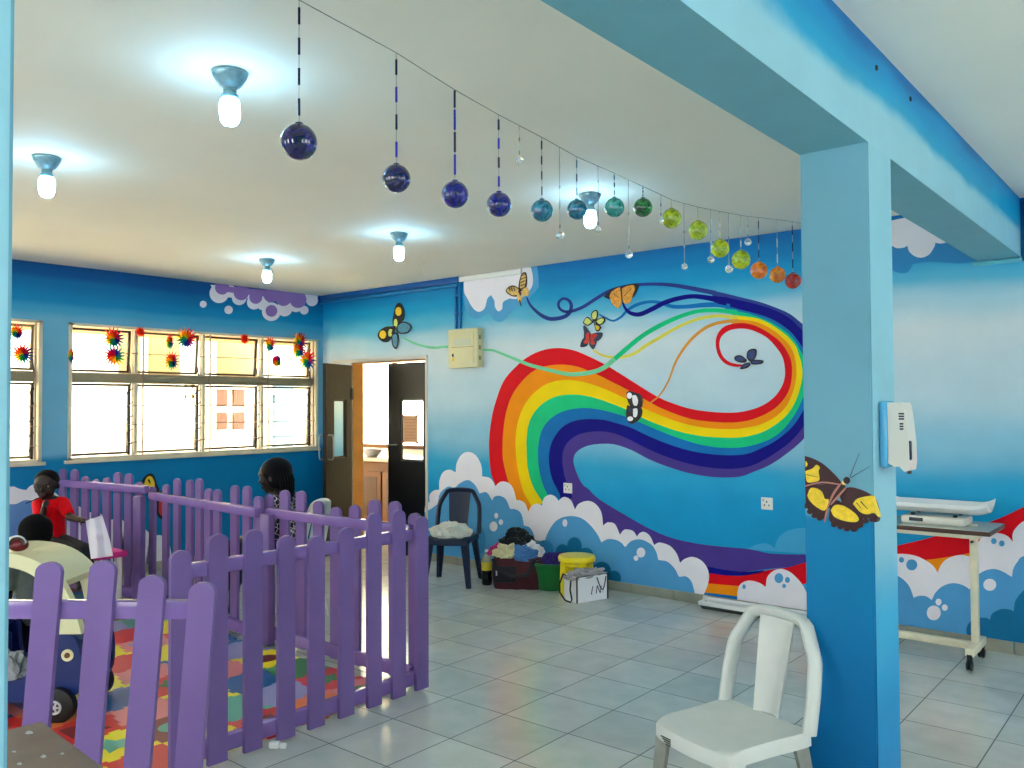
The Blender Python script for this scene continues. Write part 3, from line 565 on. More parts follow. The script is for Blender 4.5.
# the corner's picture line
def px_of(p):
    d = V(p)-EYE; z = d.dot(_fw); return V((512+F_PX*d.dot(_r)/z, 384-F_PX*d.dot(_u)/z, 0))
corner_px = px_of((CX1, CY0, 1.4))
Z = zf(790, 440, .1302)
bf = col_layers([
    (m_bn, Z([(98,122),(160,135),(250,180),(330,250),(392,322),(375,355),(300,345),(200,345),(110,372),(98,372)])), (m_bn, Z([(98,362),(200,345),(350,345),(370,350),(300,480),(270,600),(200,580),(130,520),(104,440)])),
    (m_bn, Z([(380,420),(440,365),(520,372),(610,410),(660,460),(690,560),(685,606),(640,600),(520,600),(430,560)])), (m_bn, Z([(300,610),(310,520),(360,460),(450,520),(560,600),(560,650),(500,690),(400,670),(330,645)])),
    (m_by, Z([(122,255),(126,300),(140,325),(190,322),(228,305),(222,240),(232,210),(205,190),(180,215),(150,228),(120,240)])), (m_by, Z([(135,425),(160,370),(210,372),(250,400),(270,450),(300,460),(270,540),(200,510),(150,460)])),
    (m_by, Z([(485,490),(520,450),(600,430),(640,430),(655,470),(690,580),(670,590),(640,560),(600,570),(545,555)])), (m_by, Z([(315,540),(345,500),(400,500),(460,530),(510,570),(532,610),(500,630),(420,620),(345,590)])),
    (m_by, Z([(122,160),(134,172),(138,190),(128,206),(122,200)])), (bk, Z(line_poly((545, 470), (600, 530), 9))), (bk, Z(line_poly((515, 480), (548, 522), 7))), (bk, Z(line_poly((130, 265), (220, 285), 5))),
    (m_bn, Z([(395,335),(430,362),(345,480),(300,525),(308,460)])), (m_bp, Z([(128,345),(250,318),(385,335),(385,345),(250,330),(128,356)])), (m_bp, Z([(385,335),(402,335),(345,420),(300,520),(280,620),(266,618),(290,510),(335,400)])), (m_bp, Z([(425,365),(436,375),(350,470),(320,500),(330,470)])),
    ]+[(m_bn, Z(ell(x_, y_, 24, 20))) for x_, y_ in ((128,505),(160,548),(196,578),(235,598),(345,648),(395,664),(445,680),(500,684),(548,650),(590,618),(640,606))]+[(bk, Z([(390,360),(410,325),(430,345),(400,375)])), (m_bc, Z(ell(425, 325, 18, 18))), (bk, Z(ell(446, 308, 27, 27))),
    (bk, Z(line_poly((470, 280), (545, 95), 6))), (bk, Z(line_poly((475, 288), (625, 200), 6)))])
o = bf.build('painted_butterfly', normals=False); tag(o, 'big brown and yellow butterfly wrapped around the corner of the blue column', 'butterfly', 'butterflies on the walls')
# ================================================================== TRIM, WINDOWS, DOOR
m_azure = mat('azure_gloss', (0, 112, 178), .35)
m_deep = mat('deep_blue_gloss', (4, 84, 158), .35)
m_wtrim = mat('white_gloss', (226, 228, 226), .35)
# cable trunking under the ceiling and the conduits down to the fuse box
b = MB().use(m_deep).box(((XW+-5.75)/2, YM-.02, H-.03), (-5.75-XW, .04, .058), bevel=.004).use(m_azure).box(((XW+-5.75)/2, YM-.035, H-.085), (-5.75-XW, .03, .028), bevel=.004)
struct(b.build('trim_1'), 'blue cable trunking under the ceiling')
b = MB().use(m_wtrim).box(((-5.75-4.95)/2, YM-.014, H-.03), (.8, .028, .05), bevel=.004)
struct(b.build('trim_2'), 'white painted cable trunking under the ceiling')
cx = at_y(459, 300, YM).x
t = thing('conduit_run', 'twin blue conduit pipes running down from the ceiling trunking to the fuse box', 'pipe', (cx, YM, 2.3))
for dx in (-.028, .03): MB().use(m_azure).tube([(dx, -.018, H-.08-2.3), (dx, -.018, .05)], .014, 10).build('pipe', t)
for z in (.2, .38): MB().use(m_azure).box((0, -.018, z), (.1, .036, .015), bevel=.003).build('clip', t)
# pipe round the end of the beam
p0 = at_y(1019, 196, YM); 
b = MB().use(m_deep).tube([(CX1+.03, YM-.02, H-.02), (CX1+.03, YM-.02, BZ-.02), (CX1+.01, YM-.02, BZ-.018)], .016, 10).use(mat('teal_pipe', (96, 184, 202), .35)).tube([(CX1+.012, YM-.018, BZ-.017), (CX0-.03, YM-.018, BZ-.017)], .014, 10)
o = b.build('conduit_pipe'); tag(o, 'blue pipe bent around the far end of the ceiling beam', 'pipe')
# dark screws in the beam
for y, z in ((at_x(876, 68, CX1).y, at_x(876, 68, CX1).z), (at_x(910, 99, CX1).y, at_x(910, 99, CX1).z)):
    o = MB().use(mat('dark_metal', (40, 42, 46), .4, .6)).lathe([(0, 0), (.011, 0), (.009, .006), (0, .008)], (CX1, y, z), 10, Matrix.Rotation(pi/2, 4, 'Y')).build('screw_cap')
    tag(o, 'dark bolt head in the %s part of the blue beam face' % ('nearer' if y < 3.6 else 'farther'), 'bolt', 'bolts in the beam')

m_frame = mat('window_frame_cream', (214, 204, 178), .45, var=.1, vscale=9)
m_sash = mat('sash_olive', (112, 100, 72), .4, .2, var=.15, vscale=9)
m_dk = mat('sash_dark', (62, 50, 38), .4, .2)
m_bar = mat('burglar_bar', (150, 128, 108), .4)
m_glass = glass_pane_mat()
m_trans = mat('transom_olive', (150, 138, 108), .45, var=.12, vscale=9)
def window(n, y0, y1, mulls):
    X = XW-.06
    fr = MB().use(m_frame)
    for z, hh in ((WZ0+.012, .024), (WZ1-.012, .024)): fr.box((X+.01, (y0+y1)/2, z), (.14, y1-y0, hh))
    for y, s in ((y0, 1), (y1, -1)): fr.box((X+.01, y+s*.014, (WZ0+WZ1)/2), (.14, .028, WZ1-WZ0))
    w = struct(fr.build('window_%d' % n))
    ys = [y0]+mulls+[y1]
    for y in mulls: MB().use(m_frame).box((X-.01, y, (WZ0+WZ1)/2), (.06, .034, WZ1-WZ0), bevel=.004).build('mullion', w)
    MB().use(m_frame).use(m_trans).box((X-.01, (y0+y1)/2, 1.862), (.07, y1-y0, .095), bevel=.004).build('transom', w)
    s = MB().use(m_frame).box((XW+.012, (y0+y1)/2, WZ0-.012), (.05, y1-y0+.06, .03), bevel=.004); s.build('window_sill', w)
    for i, (a, bb) in enumerate(zip(ys, ys[1:])):
        for lo, hi in ((WZ0+.03, 1.81), (1.915, WZ1-.03)):
            tilt = .10 if hi > 2 else .0
            sb = MB().use(m_sash if i % 2 else m_dk); xx = X-.045
            A, B = a+.024, bb-.024
            th = radians(5) if hi > 2 else radians(3)
            M = Matrix.Translation((xx, 0, hi)) @ Matrix.Rotation(th, 4, 'Y')       # hung from its top edge, opened outwards
            hgt = hi-lo
            for yy in (A+.012, B-.012): sb.box((0, 0, 0), (.025, .024, hgt), M=M @ Matrix.Translation((0, yy, -hgt/2)))
            for zz in (-.012, -hgt+.012): sb.box((0, 0, 0), (.025, B-A, .022), M=M @ Matrix.Translation((0, (A+B)/2, zz)))
            so = sb.build('sash', w)
            MB().use(m_glass).box((0, 0, 0), (.004, B-A-.05, hgt-.05), M=M @ Matrix.Translation((0, (A+B)/2, -hgt/2))).build('pane', so)
        st = MB().use(m_dk)                                        # stays beside the mullion
        yy = bb-.05
        for k in range(5):
            z = 1.2+k*.13; st.tube([(X-.05, yy-.01, z), (X-.01, yy+.045, z+.055)], .0075, 6)
        st.box((X-.04, yy+.01, 1.42), (.014, .026, .62)); st.tube([(X-.03, yy+.005, 2.0), (X-.03, yy+.03, 1.85), (X-.03, yy-.01, 1.70)], .009, 6); st.build('stay', w)
    for y in mulls: MB().use(m_bar).tube([(XW-.012, y+.055, WZ0+.02), (XW-.012, y+.055, WZ1-.02)], .0085, 8).build('bar', w)
    MB().use(m_bar).tube([(XW-.012, y0+.012, WZ0+.02), (XW-.012, y0+.012, WZ1-.02)], .0085, 8).build('bar', w)
    MB().use(m_bar).tube([(XW-.012, y1-.045, WZ0+.02), (XW-.012, y1-.045, WZ1-.02)], .0085, 8).build('bar', w)
    for z in (1.25, 1.42, 1.6, 2.1): MB().use(m_bar).tube([(XW-.014, y0+.02, z), (XW-.014, y1-.02, z)], .0045, 6).build('bar', w)
    return w
window(1, W1[0], W1[1], [1.0, 1.68, 2.37])
window(2, W2[0], W2[1], [3.915, 4.625, 5.32])

# paper pinwheels hanging in the windows
HUES = [(230, 20, 60), (240, 60, 20), (250, 150, 10), (250, 220, 20), (60, 190, 60), (0, 170, 150), (10, 110, 200), (40, 40, 160), (220, 20, 130)]
m_h = [paper('paper_%d' % i, c) for i, c in enumerate(HUES)]
m_thr = mat('thread', (150, 150, 150), .6)
def pinwheel(px, py, r, ph, label, squash=1., plain=None):
    p = at_x(px, py, XW+.05); d = (p-EYE).dot(_fw); R = r*d/F_PX
    t = thing('paper_pinwheel', label, 'decoration', p, 0, 'paper pinwheels in the windows')
    for lay, (rr, off) in enumerate(((1.32, 0.), (.85, .012))):
        b = MB(); N = 16
        for k in range(N):
            a0 = ph+2*pi*k/N; a1 = ph+2*pi*(k+1)/N; am = (a0+a1)/2
            b.use(m_h[int(((k/N)+lay*.1) % 1*9)] if plain is None else m_h[plain])
            P = lambda a, q, x: b.bm.verts.new(V((x+off, cos(a)*q*R*rr*squash, sin(a)*q*R*rr)))
            c = P(0, 0, .012); v = [P(a0, .5, 0), P(am, 1., .014), P(a1, .5, 0)]
            for tri in ((c, v[0], v[1]), (c, v[1], v[2])):
                f = b.bm.faces.new(tri); f.material_index = b.cur
            c2 = P(0, 0, .002); v2 = [P(a0, .5, -.006), P(am, 1., .008), P(a1, .5, -.006)]
            for tri in ((c2, v2[1], v2[0]), (c2, v2[2], v2[1])):
                f = b.bm.faces.new(tri); f.material_index = b.cur
        b.build('rosette', t, normals=False)
    MB().use(m_thr).tube([(0, 0, R*.5), (0, 0, WZ1-.03-p.z)], .0012, 4).build('thread', t)
for args in ((16.7,332.5,7,.3,'half-hidden rainbow pinwheel high in the left window beside the near column',1),(22.5,354,9,1.2,'rainbow pinwheel lower in the left window beside the near column',1),
    (71,356,6,.2,'edge-on red and blue pinwheel at the left end of the main window',.5),(113.4,338.5,9.5,1.,'pink and rainbow pinwheel, upper of the pair in the first top pane',1),(114.3,356,9.5,2.6,'red and green pinwheel, lower of the pair in the first top pane',1),
    (140,332,4.5,.4,'small orange pinwheel at the first mullion of the main window',1,1),(169.6,342,6.5,.8,'edge-on red pinwheel near the start of the second top pane',.6),(186.4,339,9.5,0.,'wide red and rainbow pinwheel high in the second top pane',1),(171.6,361,8,.9,'red, orange and blue pinwheel low in the second top pane',.85),
    (244.4,339,4.5,.1,'small orange-red pinwheel at the top of the third pane',1,1),(270,345,7,.5,'red and green pinwheel beside the last mullion',.8),(276.6,361,6.5,2.4,'pink pinwheel low in the fourth top pane',1),
    (299.8,341,7.5,.3,'red pinwheel, topmost of the cluster by the door corner',1),(298.5,350,8,1.,'red and green pinwheel, middle of the cluster by the door corner',1),(307,360,9.5,.6,'pink and blue pinwheel, lowest of the cluster by the door corner',.9)):
    pinwheel(*args)

# ------------------------------------------------------------------ the double door
m_dark = mat('door_black', (20, 17, 16), .3, spec=.3, var=.5, vscale=3.2, bump=.15, bscale=14)
m_jamb = mat('door_frame', (206, 200, 188), .45, var=.06, vscale=6)
m_steel = mat('steel', (150, 150, 150), .3, .9)
b = MB().use(m_jamb)
b.box(((DX0-.32+DX1)/2+.015, YM+.005, DZ+.018), (DX1-DX0+.36, .05, .036), bevel=.004)
b.box((DX1+.019, YM+.02, DZ/2), (.034, .06, DZ), bevel=.004); b.box((DX0-.012, YM+.06, DZ/2), (.03, .13, DZ), bevel=.004)
b.use(mat('lining_wood', (196, 128, 52), .45, var=.15, vscale=6)).box((DX0+.004, YM+.085, DZ/2), (.012, .15, DZ)).box(((DX0+DX1)/2, YM+.09, DZ-.006), (DX1-DX0, .14, .012))
fr = struct(b.build('trim_3'), 'pale frame of the double door')
def leaf(n, hinge, ang, w, flip, lite, label):
    """a door leaf: lite = (x0, x1, z0, z1) of its glass"""
    fo = bpy.data.objects.new('door_%d' % n, None); COL.objects.link(fo); fo.location = hinge; fo.rotation_euler = (0, 0, ang); struct(fo, label)
    x0, x1, z0, z1 = lite; hgt = DZ-.03; th = .04
    b = MB().use(m_dark)
    for a, bb, c, d in ((0, x0, .01, hgt), (x1, w, .01, hgt), (x0, x1, .01, z0), (x0, x1, z1, hgt)): b.box(((a+bb)/2, 0, (c+d)/2), (bb-a, th, d-c))
    bmesh.ops.remove_doubles(b.bm, verts=b.bm.verts[:], dist=1e-4)
    b.build('leaf', fo)
    b = MB().use(mat('lite_trim', (20, 18, 18), .3))
    ring = []
    for cx_, cz_, a0 in ((x1-.04, z1-.04, 0), (x0+.04, z1-.04, pi/2), (x0+.04, z0+.04, pi), (x1-.04, z0+.04, 3*pi/2)):
        ring += [(cx_+.04*cos(a0+k*pi/10), 0, cz_+.04*sin(a0+k*pi/10)) for k in range(6)]
    b.tube(ring, .012, 6, closed=True, flat=(1, 2.0)); b.build('glazing_bead', fo)
    MB().use(m_glass).box(((x0+x1)/2, 0, (z0+z1)/2), (x1-x0, .005, z1-z0)).build('pane', fo)
    return fo
# leaf standing open into the room, its free edge towards the window wall
end = V((-7.21, 5.58)); ang = atan2(5.58-(YM), -7.21-DX0)
d1 = leaf(1, (DX0, YM-.02, 0), ang, .57, False, (.13, .40, 1.02, 1.66), 'left leaf of the black double door, standing open')
for z in (.3, 1.72): MB().use(m_dk).box((.01, .022, z), (.05, .03, .13), bevel=.005).build('hinge', d1)
MB().use(m_steel).tube([(.53, .02, 1.02), (.53, .075, 1.02), (.53, .085, 1.06), (.53, .085, 1.24), (.53, .075, 1.28), (.53, .02, 1.28)], .008, 8).build('door_handle', d1)
MB().use(m_steel).tube([(.53, -.02, 1.02), (.53, -.075, 1.02), (.53, -.085, 1.06), (.53, -.085, 1.24), (.53, -.075, 1.28), (.53, -.02, 1.28)], .008, 8).build('door_handle', d1)
d2 = leaf(2, (DX1, YM+.03, 0), pi, .585, True, (.04, .40, 1.00, 1.66), 'right leaf of the black double door, closed')
MB().use(m_steel).tube([(.45, .02, 1.17), (.45, .07, 1.17), (.56, .07, 1.17)], .008, 8).build('door_handle', d2)
for z in (.35, 1.0, 1.75): MB().use(m_dk).box((.0, .02, z), (.03, .02, .1), bevel=.004).build('hinge', d2)
nt = MB().use(mat('notice_paper', (206, 152, 108), .6, var=.05, vscale=20)).box((0, 0, 0), (.22, .004, .28))
ln = mat('notice_ink', (180, 120, 90), .6)
for k in range(7): nt.use(ln).box((0, -.0025, .1-k*.033), (.17-.03*(k % 3), .001, .008))
for sx in (-1, 1):
    for sz in (-1, 1): nt.use(mat('tape', (150, 60, 60), .5)).box((sx*.11, -.0026, sz*.14), (.04, .001, .02))
nt = nt.build('paper_notice'); nt.location = (DX1-.23, YM-.0, 1.34); tag(nt, 'peach paper notice taped to the glass of the right door leaf', 'notice')

# ------------------------------------------------------------------ room beyond the door
m_room2 = mat('room_beyond_cream', (236, 226, 200), .6)
m_wood = mat('counter_wood', (84, 46, 3), .45, spec=.2, var=.25, vscale=4)
m_woodd = mat('counter_wood_dark', (60, 33, 3), .45, spec=.2, var=.2, vscale=6)
m_stone = mat('counter_top', (150, 134, 108), .3)
b = MB().use(m_room2)
Y2 = 8.6
wx0 = -1.205*Y2; wx1 = -8.2; wz0 = .98
for a, bb, c, d in ((-12, wx0, 0, H), (wx1, -4.8, 0, H), (wx0, wx1, 0, wz0), (wx0, wx1, 2.6, H)): b.box(((a+bb)/2, Y2+.06, (c+d)/2), (bb-a, .12, d-c))
struct(b.build('wall_beyond'))
o = MB().use(m_ceil).box((-8.4, 7.45, H+.06), (7.2, 2.4, .12)).build('ceiling_beyond'); struct(o)
o = MB().use(tile_floor()).box((-8.4, 7.45, -.05), (7.2, 2.4, .1)).build('floor_beyond'); struct(o)
o = MB().use(m_room2).box((-4.8, 7.4, H/2), (.12, 2.3, H)).build('wall_beyond_right'); struct(o)
b = MB().use(m_wood)
for x in (wx0-.09, wx1): b.box((x, Y2-.02, (wz0+2.6)/2), (.14, .14, 2.6-wz0), bevel=.006)
b.box(((wx0+wx1)/2, Y2-.02, wz0), (wx1-wx0+.2, .2, .05), bevel=.006)
w3 = struct(b.build('window_3'))
MB().use(m_wood).box((wx0+.9, Y2, (wz0+2.6)/2), (.05, .06, 2.6-wz0)).build('mullion', w3)
MB().use(m_glass).box(((wx0+wx1)/2, Y2, (wz0+2.6)/2), (wx1-wx0-.1, .005, 2.6-wz0)).build('pane', w3)
t = thing('counter_cabinet', 'yellow-brown wooden counter with a pale top seen through the open door', 'cabinet', (-8.6, 7.3, 0))
ox, oy = -8.6, 7.3
MB().use(m_wood).box((0, .3, .43), (1.9, .55, .86), bevel=.008).build('body', t)
MB().use(m_stone).box((0, .28, .885), (2.0, .65, .05), bevel=.02).build('worktop', t)
for k in range(3):
    d = MB().use(m_wood).box((-.62+k*.62, .015, .40), (.58, .022, .66), bevel=.006).build('door', t)
    MB().use(m_woodd).box((-.62+k*.62, .002, .40), (.44, .008, .52), bevel=.003).build('panel', d)
bowl = MB().use(mat('bowl_white', (150, 142, 142), .3)).lathe([(0, 0), (.07, 0), (.12, .06), (.135, .1), (.125, .1), (.11, .06), (.06, .012), (0, .012)], (0, 0, 0), 24).build('bowl')
q = at_y(374, 452, 7.45); bowl.location = (q.x, 7.42, .911); tag(bowl, 'small pale bowl on the counter beyond the door', 'bowl')

# ------------------------------------------------------------------ outside the window wall: veranda and the building opposite
m_out = mat('outside_cream', (246, 238, 214), .7); m_oy = mat('outside_yellow', (128, 106, 62), .7); m_pave = mat('outside_paving', (240, 224, 184), .8, var=.06, vscale=2)
o = MB().use(m_pave).box((-14.2, 3, -.16), (12.0, 24, .1)).build('ground_outside'); struct(o)
o = MB().use(mat('veranda_soffit', (176, 128, 62), .7)).box((-8.95, 2.6, 2.47), (1.7, 9, .1)).build('veranda_roof'); struct(o)
XB = -13.2
b = MB().use(m_out).box((XB-.3, 4, 1.9), (.6, 26, 4.2))
ob = thing('opposite_building', 'cream building with brown shuttered windows across the yard', 'building', (XB, 4, -.1))
b.build('wall', ob, world=True)
m_shut = mat('shutter_brown', (100, 62, 40), .6, var=.1, vscale=12)
def shutters(px0, px1, py0, py1, m):
    a = at_x(px0, py0, XB+.03); c = at_x(px1, py1, XB+.03)
    f = MB().use(m_out)
    cy, cz, wy, wz = (a.y+c.y)/2, (a.z+c.z)/2, abs(c.y-a.y), abs(a.z-c.z)
    for s in (-1, 1): f.box((XB+.03, cy+s*wy/2, cz), (.1, .1, wz-.1)); f.box((XB+.03, cy, cz+s*wz/2), (.1, wy+.1, .1))
    f = f.build('window', ob, world=True)
    for sy in (-1, 1):
        for sz in (-1, 1):
            q = MB().use(m).box((XB+.04, cy+sy*wy/4, cz+sz*wz/4), (.05, wy/2-.14, wz/2-.1))
            for k in range(6): q.box((XB+.07, cy+sy*wy/4-(wy/2-.16)/2+(wy/2-.16)*k/5, cz+sz*wz/4), (.015, .03, wz/2-.14))
            q.build('shutter', f, world=True)
for px, ww in ((163, .5), (236, .75), (128, .3)):
    q = at_x(px, 350, XB); MB().use(m_oy).box((XB+.03, q.y, 3.0), (.14, ww, 2.0), bevel=.01).build('pilaster', ob, world=True)
shutters(212, 246, 386, 432, m_shut); shutters(180, 196, 380, 402, m_oy); shutters(268, 284, 392, 406, m_shut)
q = at_x(294, 400, XB+.1); MB().use(mat('pale_blue_door', (84, 116, 130), .6)).box((XB+.05, q.y, .95), (.12, .8, 2.1), bevel=.01).build('door', ob, world=True)
MB().use(m_oy).box((XB+.3, 1.2, 2.02), (.8, 5.5, .14)).build('awning', ob, world=True)
# the world beyond: bright overcast sky
wd = bpy.data.worlds.new('sky'); SC.world = wd; wd.use_nodes = True
bg = wd.node_tree.nodes['Background']; bg.inputs[0].default_value = (1.0, .985, .95, 1); bg.inputs[1].default_value = 6.0

# ================================================================== LAMPS
m_bulb = mat('bulb_glow', (255, 255, 255), .4, emit=(146, 212, 255), estr=25)
m_holder = mat('lampholder_metal', (130, 160, 168), .3, .6, var=.2, vscale=40)
m_sock = mat('lamp_socket', (110, 150, 158), .35)
def lamp(x, y, label):
    t = thing('ceiling_lamp', label, 'lamp', (x, y, H), 0, 'bare bulbs on the ceiling')
    MB().use(m_holder).lathe([(0, 0), (.062, 0), (.067, -.004), (.067, -.01), (.064, -.017), (.061, -.024), (.057, -.03), (.05, -.042), (.040, -.055), (.027, -.063), (.024, -.07), (0, -.07)], (0, 0, -.0005), 28).build('lampholder', t)
    MB().use(m_sock).lathe([(0, -.068), (.024, -.068), (.026, -.075), (.022, -.08), (.03, -.088), (.031, -.098), (.027, -.106), (0, -.106)], (0, 0, 0), 20).build('socket', t)
    MB().use(m_bulb).lathe([(0, -.104), (.03, -.105), (.036, -.115), (.038, -.13), (.038, -.165), (.034, -.19), (.024, -.203), (.01, -.208), (0, -.208)], (0, 0, 0), 24).build('bulb', t)
for x, y, l in ((-2.883, 1.774, 'bare lit bulb on the ceiling nearest the camera, left of the first blue ball'), (-4.578, 1.772, 'bare lit bulb on the ceiling beside the near column'), (-2.9, 4.237, 'bare lit bulb behind the teal hanging balls'), (-4.634, 4.257, 'bare lit ceiling bulb left of the hanging balls, above the fuse box'), (-6.313, 4.25, 'farthest bare lit bulb, in front of the lilac painted cloud')):
    lamp(x, y, l)
# small hook on the ceiling
q = at_z(422, 262, H); t = thing('ceiling_hook', 'thin wire hook hanging from the ceiling above the door', 'hook', (q.x, q.y, H))
MB().use(m_steel).tube([(0, 0, 0), (0, 0, -.17)], .002, 5).build('wire', t); MB().use(m_steel).tube([(-.09, .05, -.02), (.09, -.05, -.02)], .002, 5).build('crossbar', t)

# ================================================================== HANGING BALLS
XS = -2.13
def sag(y): return 2.857-.0+0*y
spts = [(299, 0), (395, 52), (455, 90), (499, 115), (545, 139), (577, 157), (614, 173), (640, 185), (672, 200), (698, 207), (720, 211.5), (745, 216), (777, 219.5), (795, 222)]
SP = [at_x(x, y, XS) for x, y in spts]
line = [V((XS, .95, H-.01))]+SP+[V((XS, YM-.01, 2.83))]
o = MB().use(mat('string_grey', (128, 130, 126), .6)).tube(line, .0015, 6).build('string_line'); tag(o, 'sagging grey line under the ceiling that carries the hanging balls', 'string')
def line_z(y):
    for a, b in zip(line, line[1:]):
        if a.y <= y <= b.y: return a.z+(b.z-a.z)*(y-a.y)/(b.y-a.y)
    return 2.8
NAVY, BLUE, TEAL, GRN, LIME, ORG, RED = (32, 28, 150), (34, 36, 170), (40, 150, 180), (40, 170, 90), (196, 216, 20), (232, 130, 16), (206, 30, 16)
g = {'navy': art_glass('glass_navy', (22, 18, 104), (7, 5, 40)), 'cobalt': art_glass('glass_cobalt', (16, 16, 140), (7, 6, 84)), 'teal': art_glass('glass_teal', (30, 140, 170), (8, 70, 110)), 'aqua': art_glass('glass_aqua', (70, 190, 180), (20, 130, 120)), 'green': art_glass('glass_green', (26, 150, 60), (8, 70, 30)), 'lime': art_glass('glass_lime', (196, 220, 16), (120, 150, 8)), 'orange': art_glass('glass_orange', (250, 140, 4), (214, 88, 2)), 'amber': art_glass('glass_amber', (250, 156, 24), (220, 104, 6)), 'red': art_glass('glass_red', (206, 30, 14), (120, 8, 8))}
m_bead = {k: mat('bead_'+k, c, .25) for k, c in (('dark', (24, 22, 60)), ('blue', (50, 50, 170)), ('grey', (120, 130, 130)), ('pale', (196, 214, 190)), ('lime', (214, 224, 150)), ('teal', (60, 120, 130)))}
m_cryst = mat('crystal', (245, 250, 250), .02, trans=.9, ior=1.5)
balls = [(299,142,18,'navy','dark','speckled navy glass ball, first and largest on the line'),(396.5,178.5,14,'navy','blue','dark navy glass ball on black and blue beads, second on the line'),(455,194.5,13.5,'cobalt','blue','plain cobalt glass ball on the thickest blue bead string, third on the line'),(499,204.5,12.3,'cobalt','blue','cobalt glass ball just before the first clear crystal'),
    (542,210.5,11,'teal','dark','dark teal glass ball between the clear crystals'),(577,209.5,10,'teal','teal','teal glass ball overlapping the lit bulb on its left'),(614.5,207.5,9.8,'aqua','teal','pale aqua-green glass ball just right of the lit bulb'),(643,207.5,9.4,'green','teal','dark green glass ball'),
    (671.5,218.5,9.8,'lime','lime','lime glass ball, first and highest of the four lime ones'),(698,230.5,9.6,'lime','lime','lime glass ball at the blue wall edge, second of the four lime ones'),(720,248.5,9.2,'lime','lime','lime glass ball, third of the four lime ones'),(741,260,9.4,'lime','pale','lime glass ball lowest of the four lime ones, next to the orange'),
    (759,270.5,8.6,'orange','dark','deep orange glass ball next to the last lime one'),(777.5,275,8,'amber','pale','pale amber glass ball between the orange and the red'),(793,281,8,'red','dark','red glass ball, last on the line beside the column')]
for i, (px, py, r, k, bd, label) in enumerate(balls):
    p = at_x(px, py, XS); d = (p-EYE).dot(_fw); R = r*d/F_PX
    t = thing('hanging_glass_ball', label, 'ball', p, 0, 'glass balls on the line')
    MB().use(g[k]).ball((0, 0, 0), R, 4, fn=lambda c: 1+.012*noise.noise(c*3)).lathe([(R*.25, R*.94), (R*.22, R*1.06), (R*.1, R*1.1), (0, R*1.1)], (0, 0, 0), 14).build('glass_ball', t)
    top = line_z(p.y)-p.z
    th = MB().use(m_thr).tube([(0, 0, R*1.02), (0, 0, top)], .0013, 5).build('thread', t)
    L0 = R*1.15; n = 4 if i < 5 else 3
    for q in range(n):
        ln = (top-L0)/n*(.55 if i != 2 else .9); z0 = L0+(top-L0)*(q+.2)/n
        MB().use(m_bead[bd if q % 2 == 0 else ('dark' if i < 8 else bd)]).tube([(0, 0, z0), (0, 0, min(top-.004, z0+ln))], .0042 if i < 4 else .003, 6).build('bead', th)
cr = [(519.5,161,4.6,'clear crystal bead on a short thread, first on the line, before the dark teal ball'),(560,235,4.6,'clear crystal bead hanging low between the two teal balls'),(598.5,230,2.8,'tiny clear crystal bead under the lit bulb'),(629,254.5,4,'clear crystal bead hanging at the ceiling edge below the aqua and green balls'),(661,220.5,3,'small crystal bead touching the left of the first lime ball'),(684.5,266.5,3.2,'crystal bead low on the blue wall between the first two lime balls'),
    (711,259.5,3.6,'crystal bead to the left of the third lime ball'),(729,269,4,'crystal bead hanging lowest between the last two lime balls'),(748,242,3.7,'crystal bead high above the orange ball')]
for px, py, r, label in cr:
    p = at_x(px, py, XS); d = (p-EYE).dot(_fw); R = r*d/F_PX
    t = thing('hanging_crystal', label, 'crystal', p, 0, 'clear crystals on the line')
    b = MB().use(m_cryst); tb = bmesh.new(); bmesh.ops.create_icosphere(tb, subdivisions=2, radius=R); b.merge(tb); b.build('crystal', t)
    top = line_z(p.y)-p.z
    th = MB().use(m_thr).tube([(0, 0, R*.98), (0, 0, top)], .0014, 5).build('thread', t)
    for q in range(4):
        z = R+.01+(top-R-.02)*q/4; MB().use(m_bead['pale' if q % 2 else 'grey']).tube([(0, 0, z), (0, 0, z+.014)], .003, 6).build('bead', th)

# ================================================================== SMALL WALL FIXTURES
m_box = mat('fuse_box_cream', (216, 208, 162), .4, var=.04, vscale=6); m_boxd = mat('fuse_box_line', (150, 140, 96), .5); m_lbl = mat('fuse_box_label', (196, 200, 176), .4)
a = at_y(448, 330, YM-.09); c = at_y(477.5, 367, YM-.09)
bx, bz, bw, bh = (a.x+c.x)/2, (a.z+c.z)/2, c.x-a.x, a.z-c.z
t = thing('fuse_box', 'cream metal fuse box on the mural wall right of the door', 'fuse box', (bx, YM, bz))
MB().use(m_box).box((0, -.045, 0), (bw, .088, bh), bevel=.006).build('body', t)
d = MB().use(m_box).box((-.01, -.091, 0), (bw*.8, .008, bh*.82), bevel=.003).build('door', t)
MB().use(m_lbl).box((-.0, -.0958, .06), (bw*.55, .002, bh*.17)).build('label_panel', d)
MB().use(m_boxd).box((0, -.0955, .012), (bw*.75, .002, .005)).build('seam', d)
MB().use(m_dk).box((-bw*.32, -.097, -bh*.17), (.018, .006, .03), bevel=.002).build('latch', d)
MB().use(mat('warn_yellow', (236, 190, 40), .5)).lathe([(0, 0), (.017, 0), (.017, .002), (.01, .002), (.01, .001), (0, .001)], (-bw*.32, -.0955, -bh*.28), 16, Matrix.Rotation(pi/2, 4, 'X')).build('sticker', d)
for k in range(3): MB().use(m_boxd).box((bw/2-.001, -.055, -.1+.1*k), (.004, .03, .04)).build('knockout', t)
m_plate = mat('socket_plate', (232, 230, 222), .35)
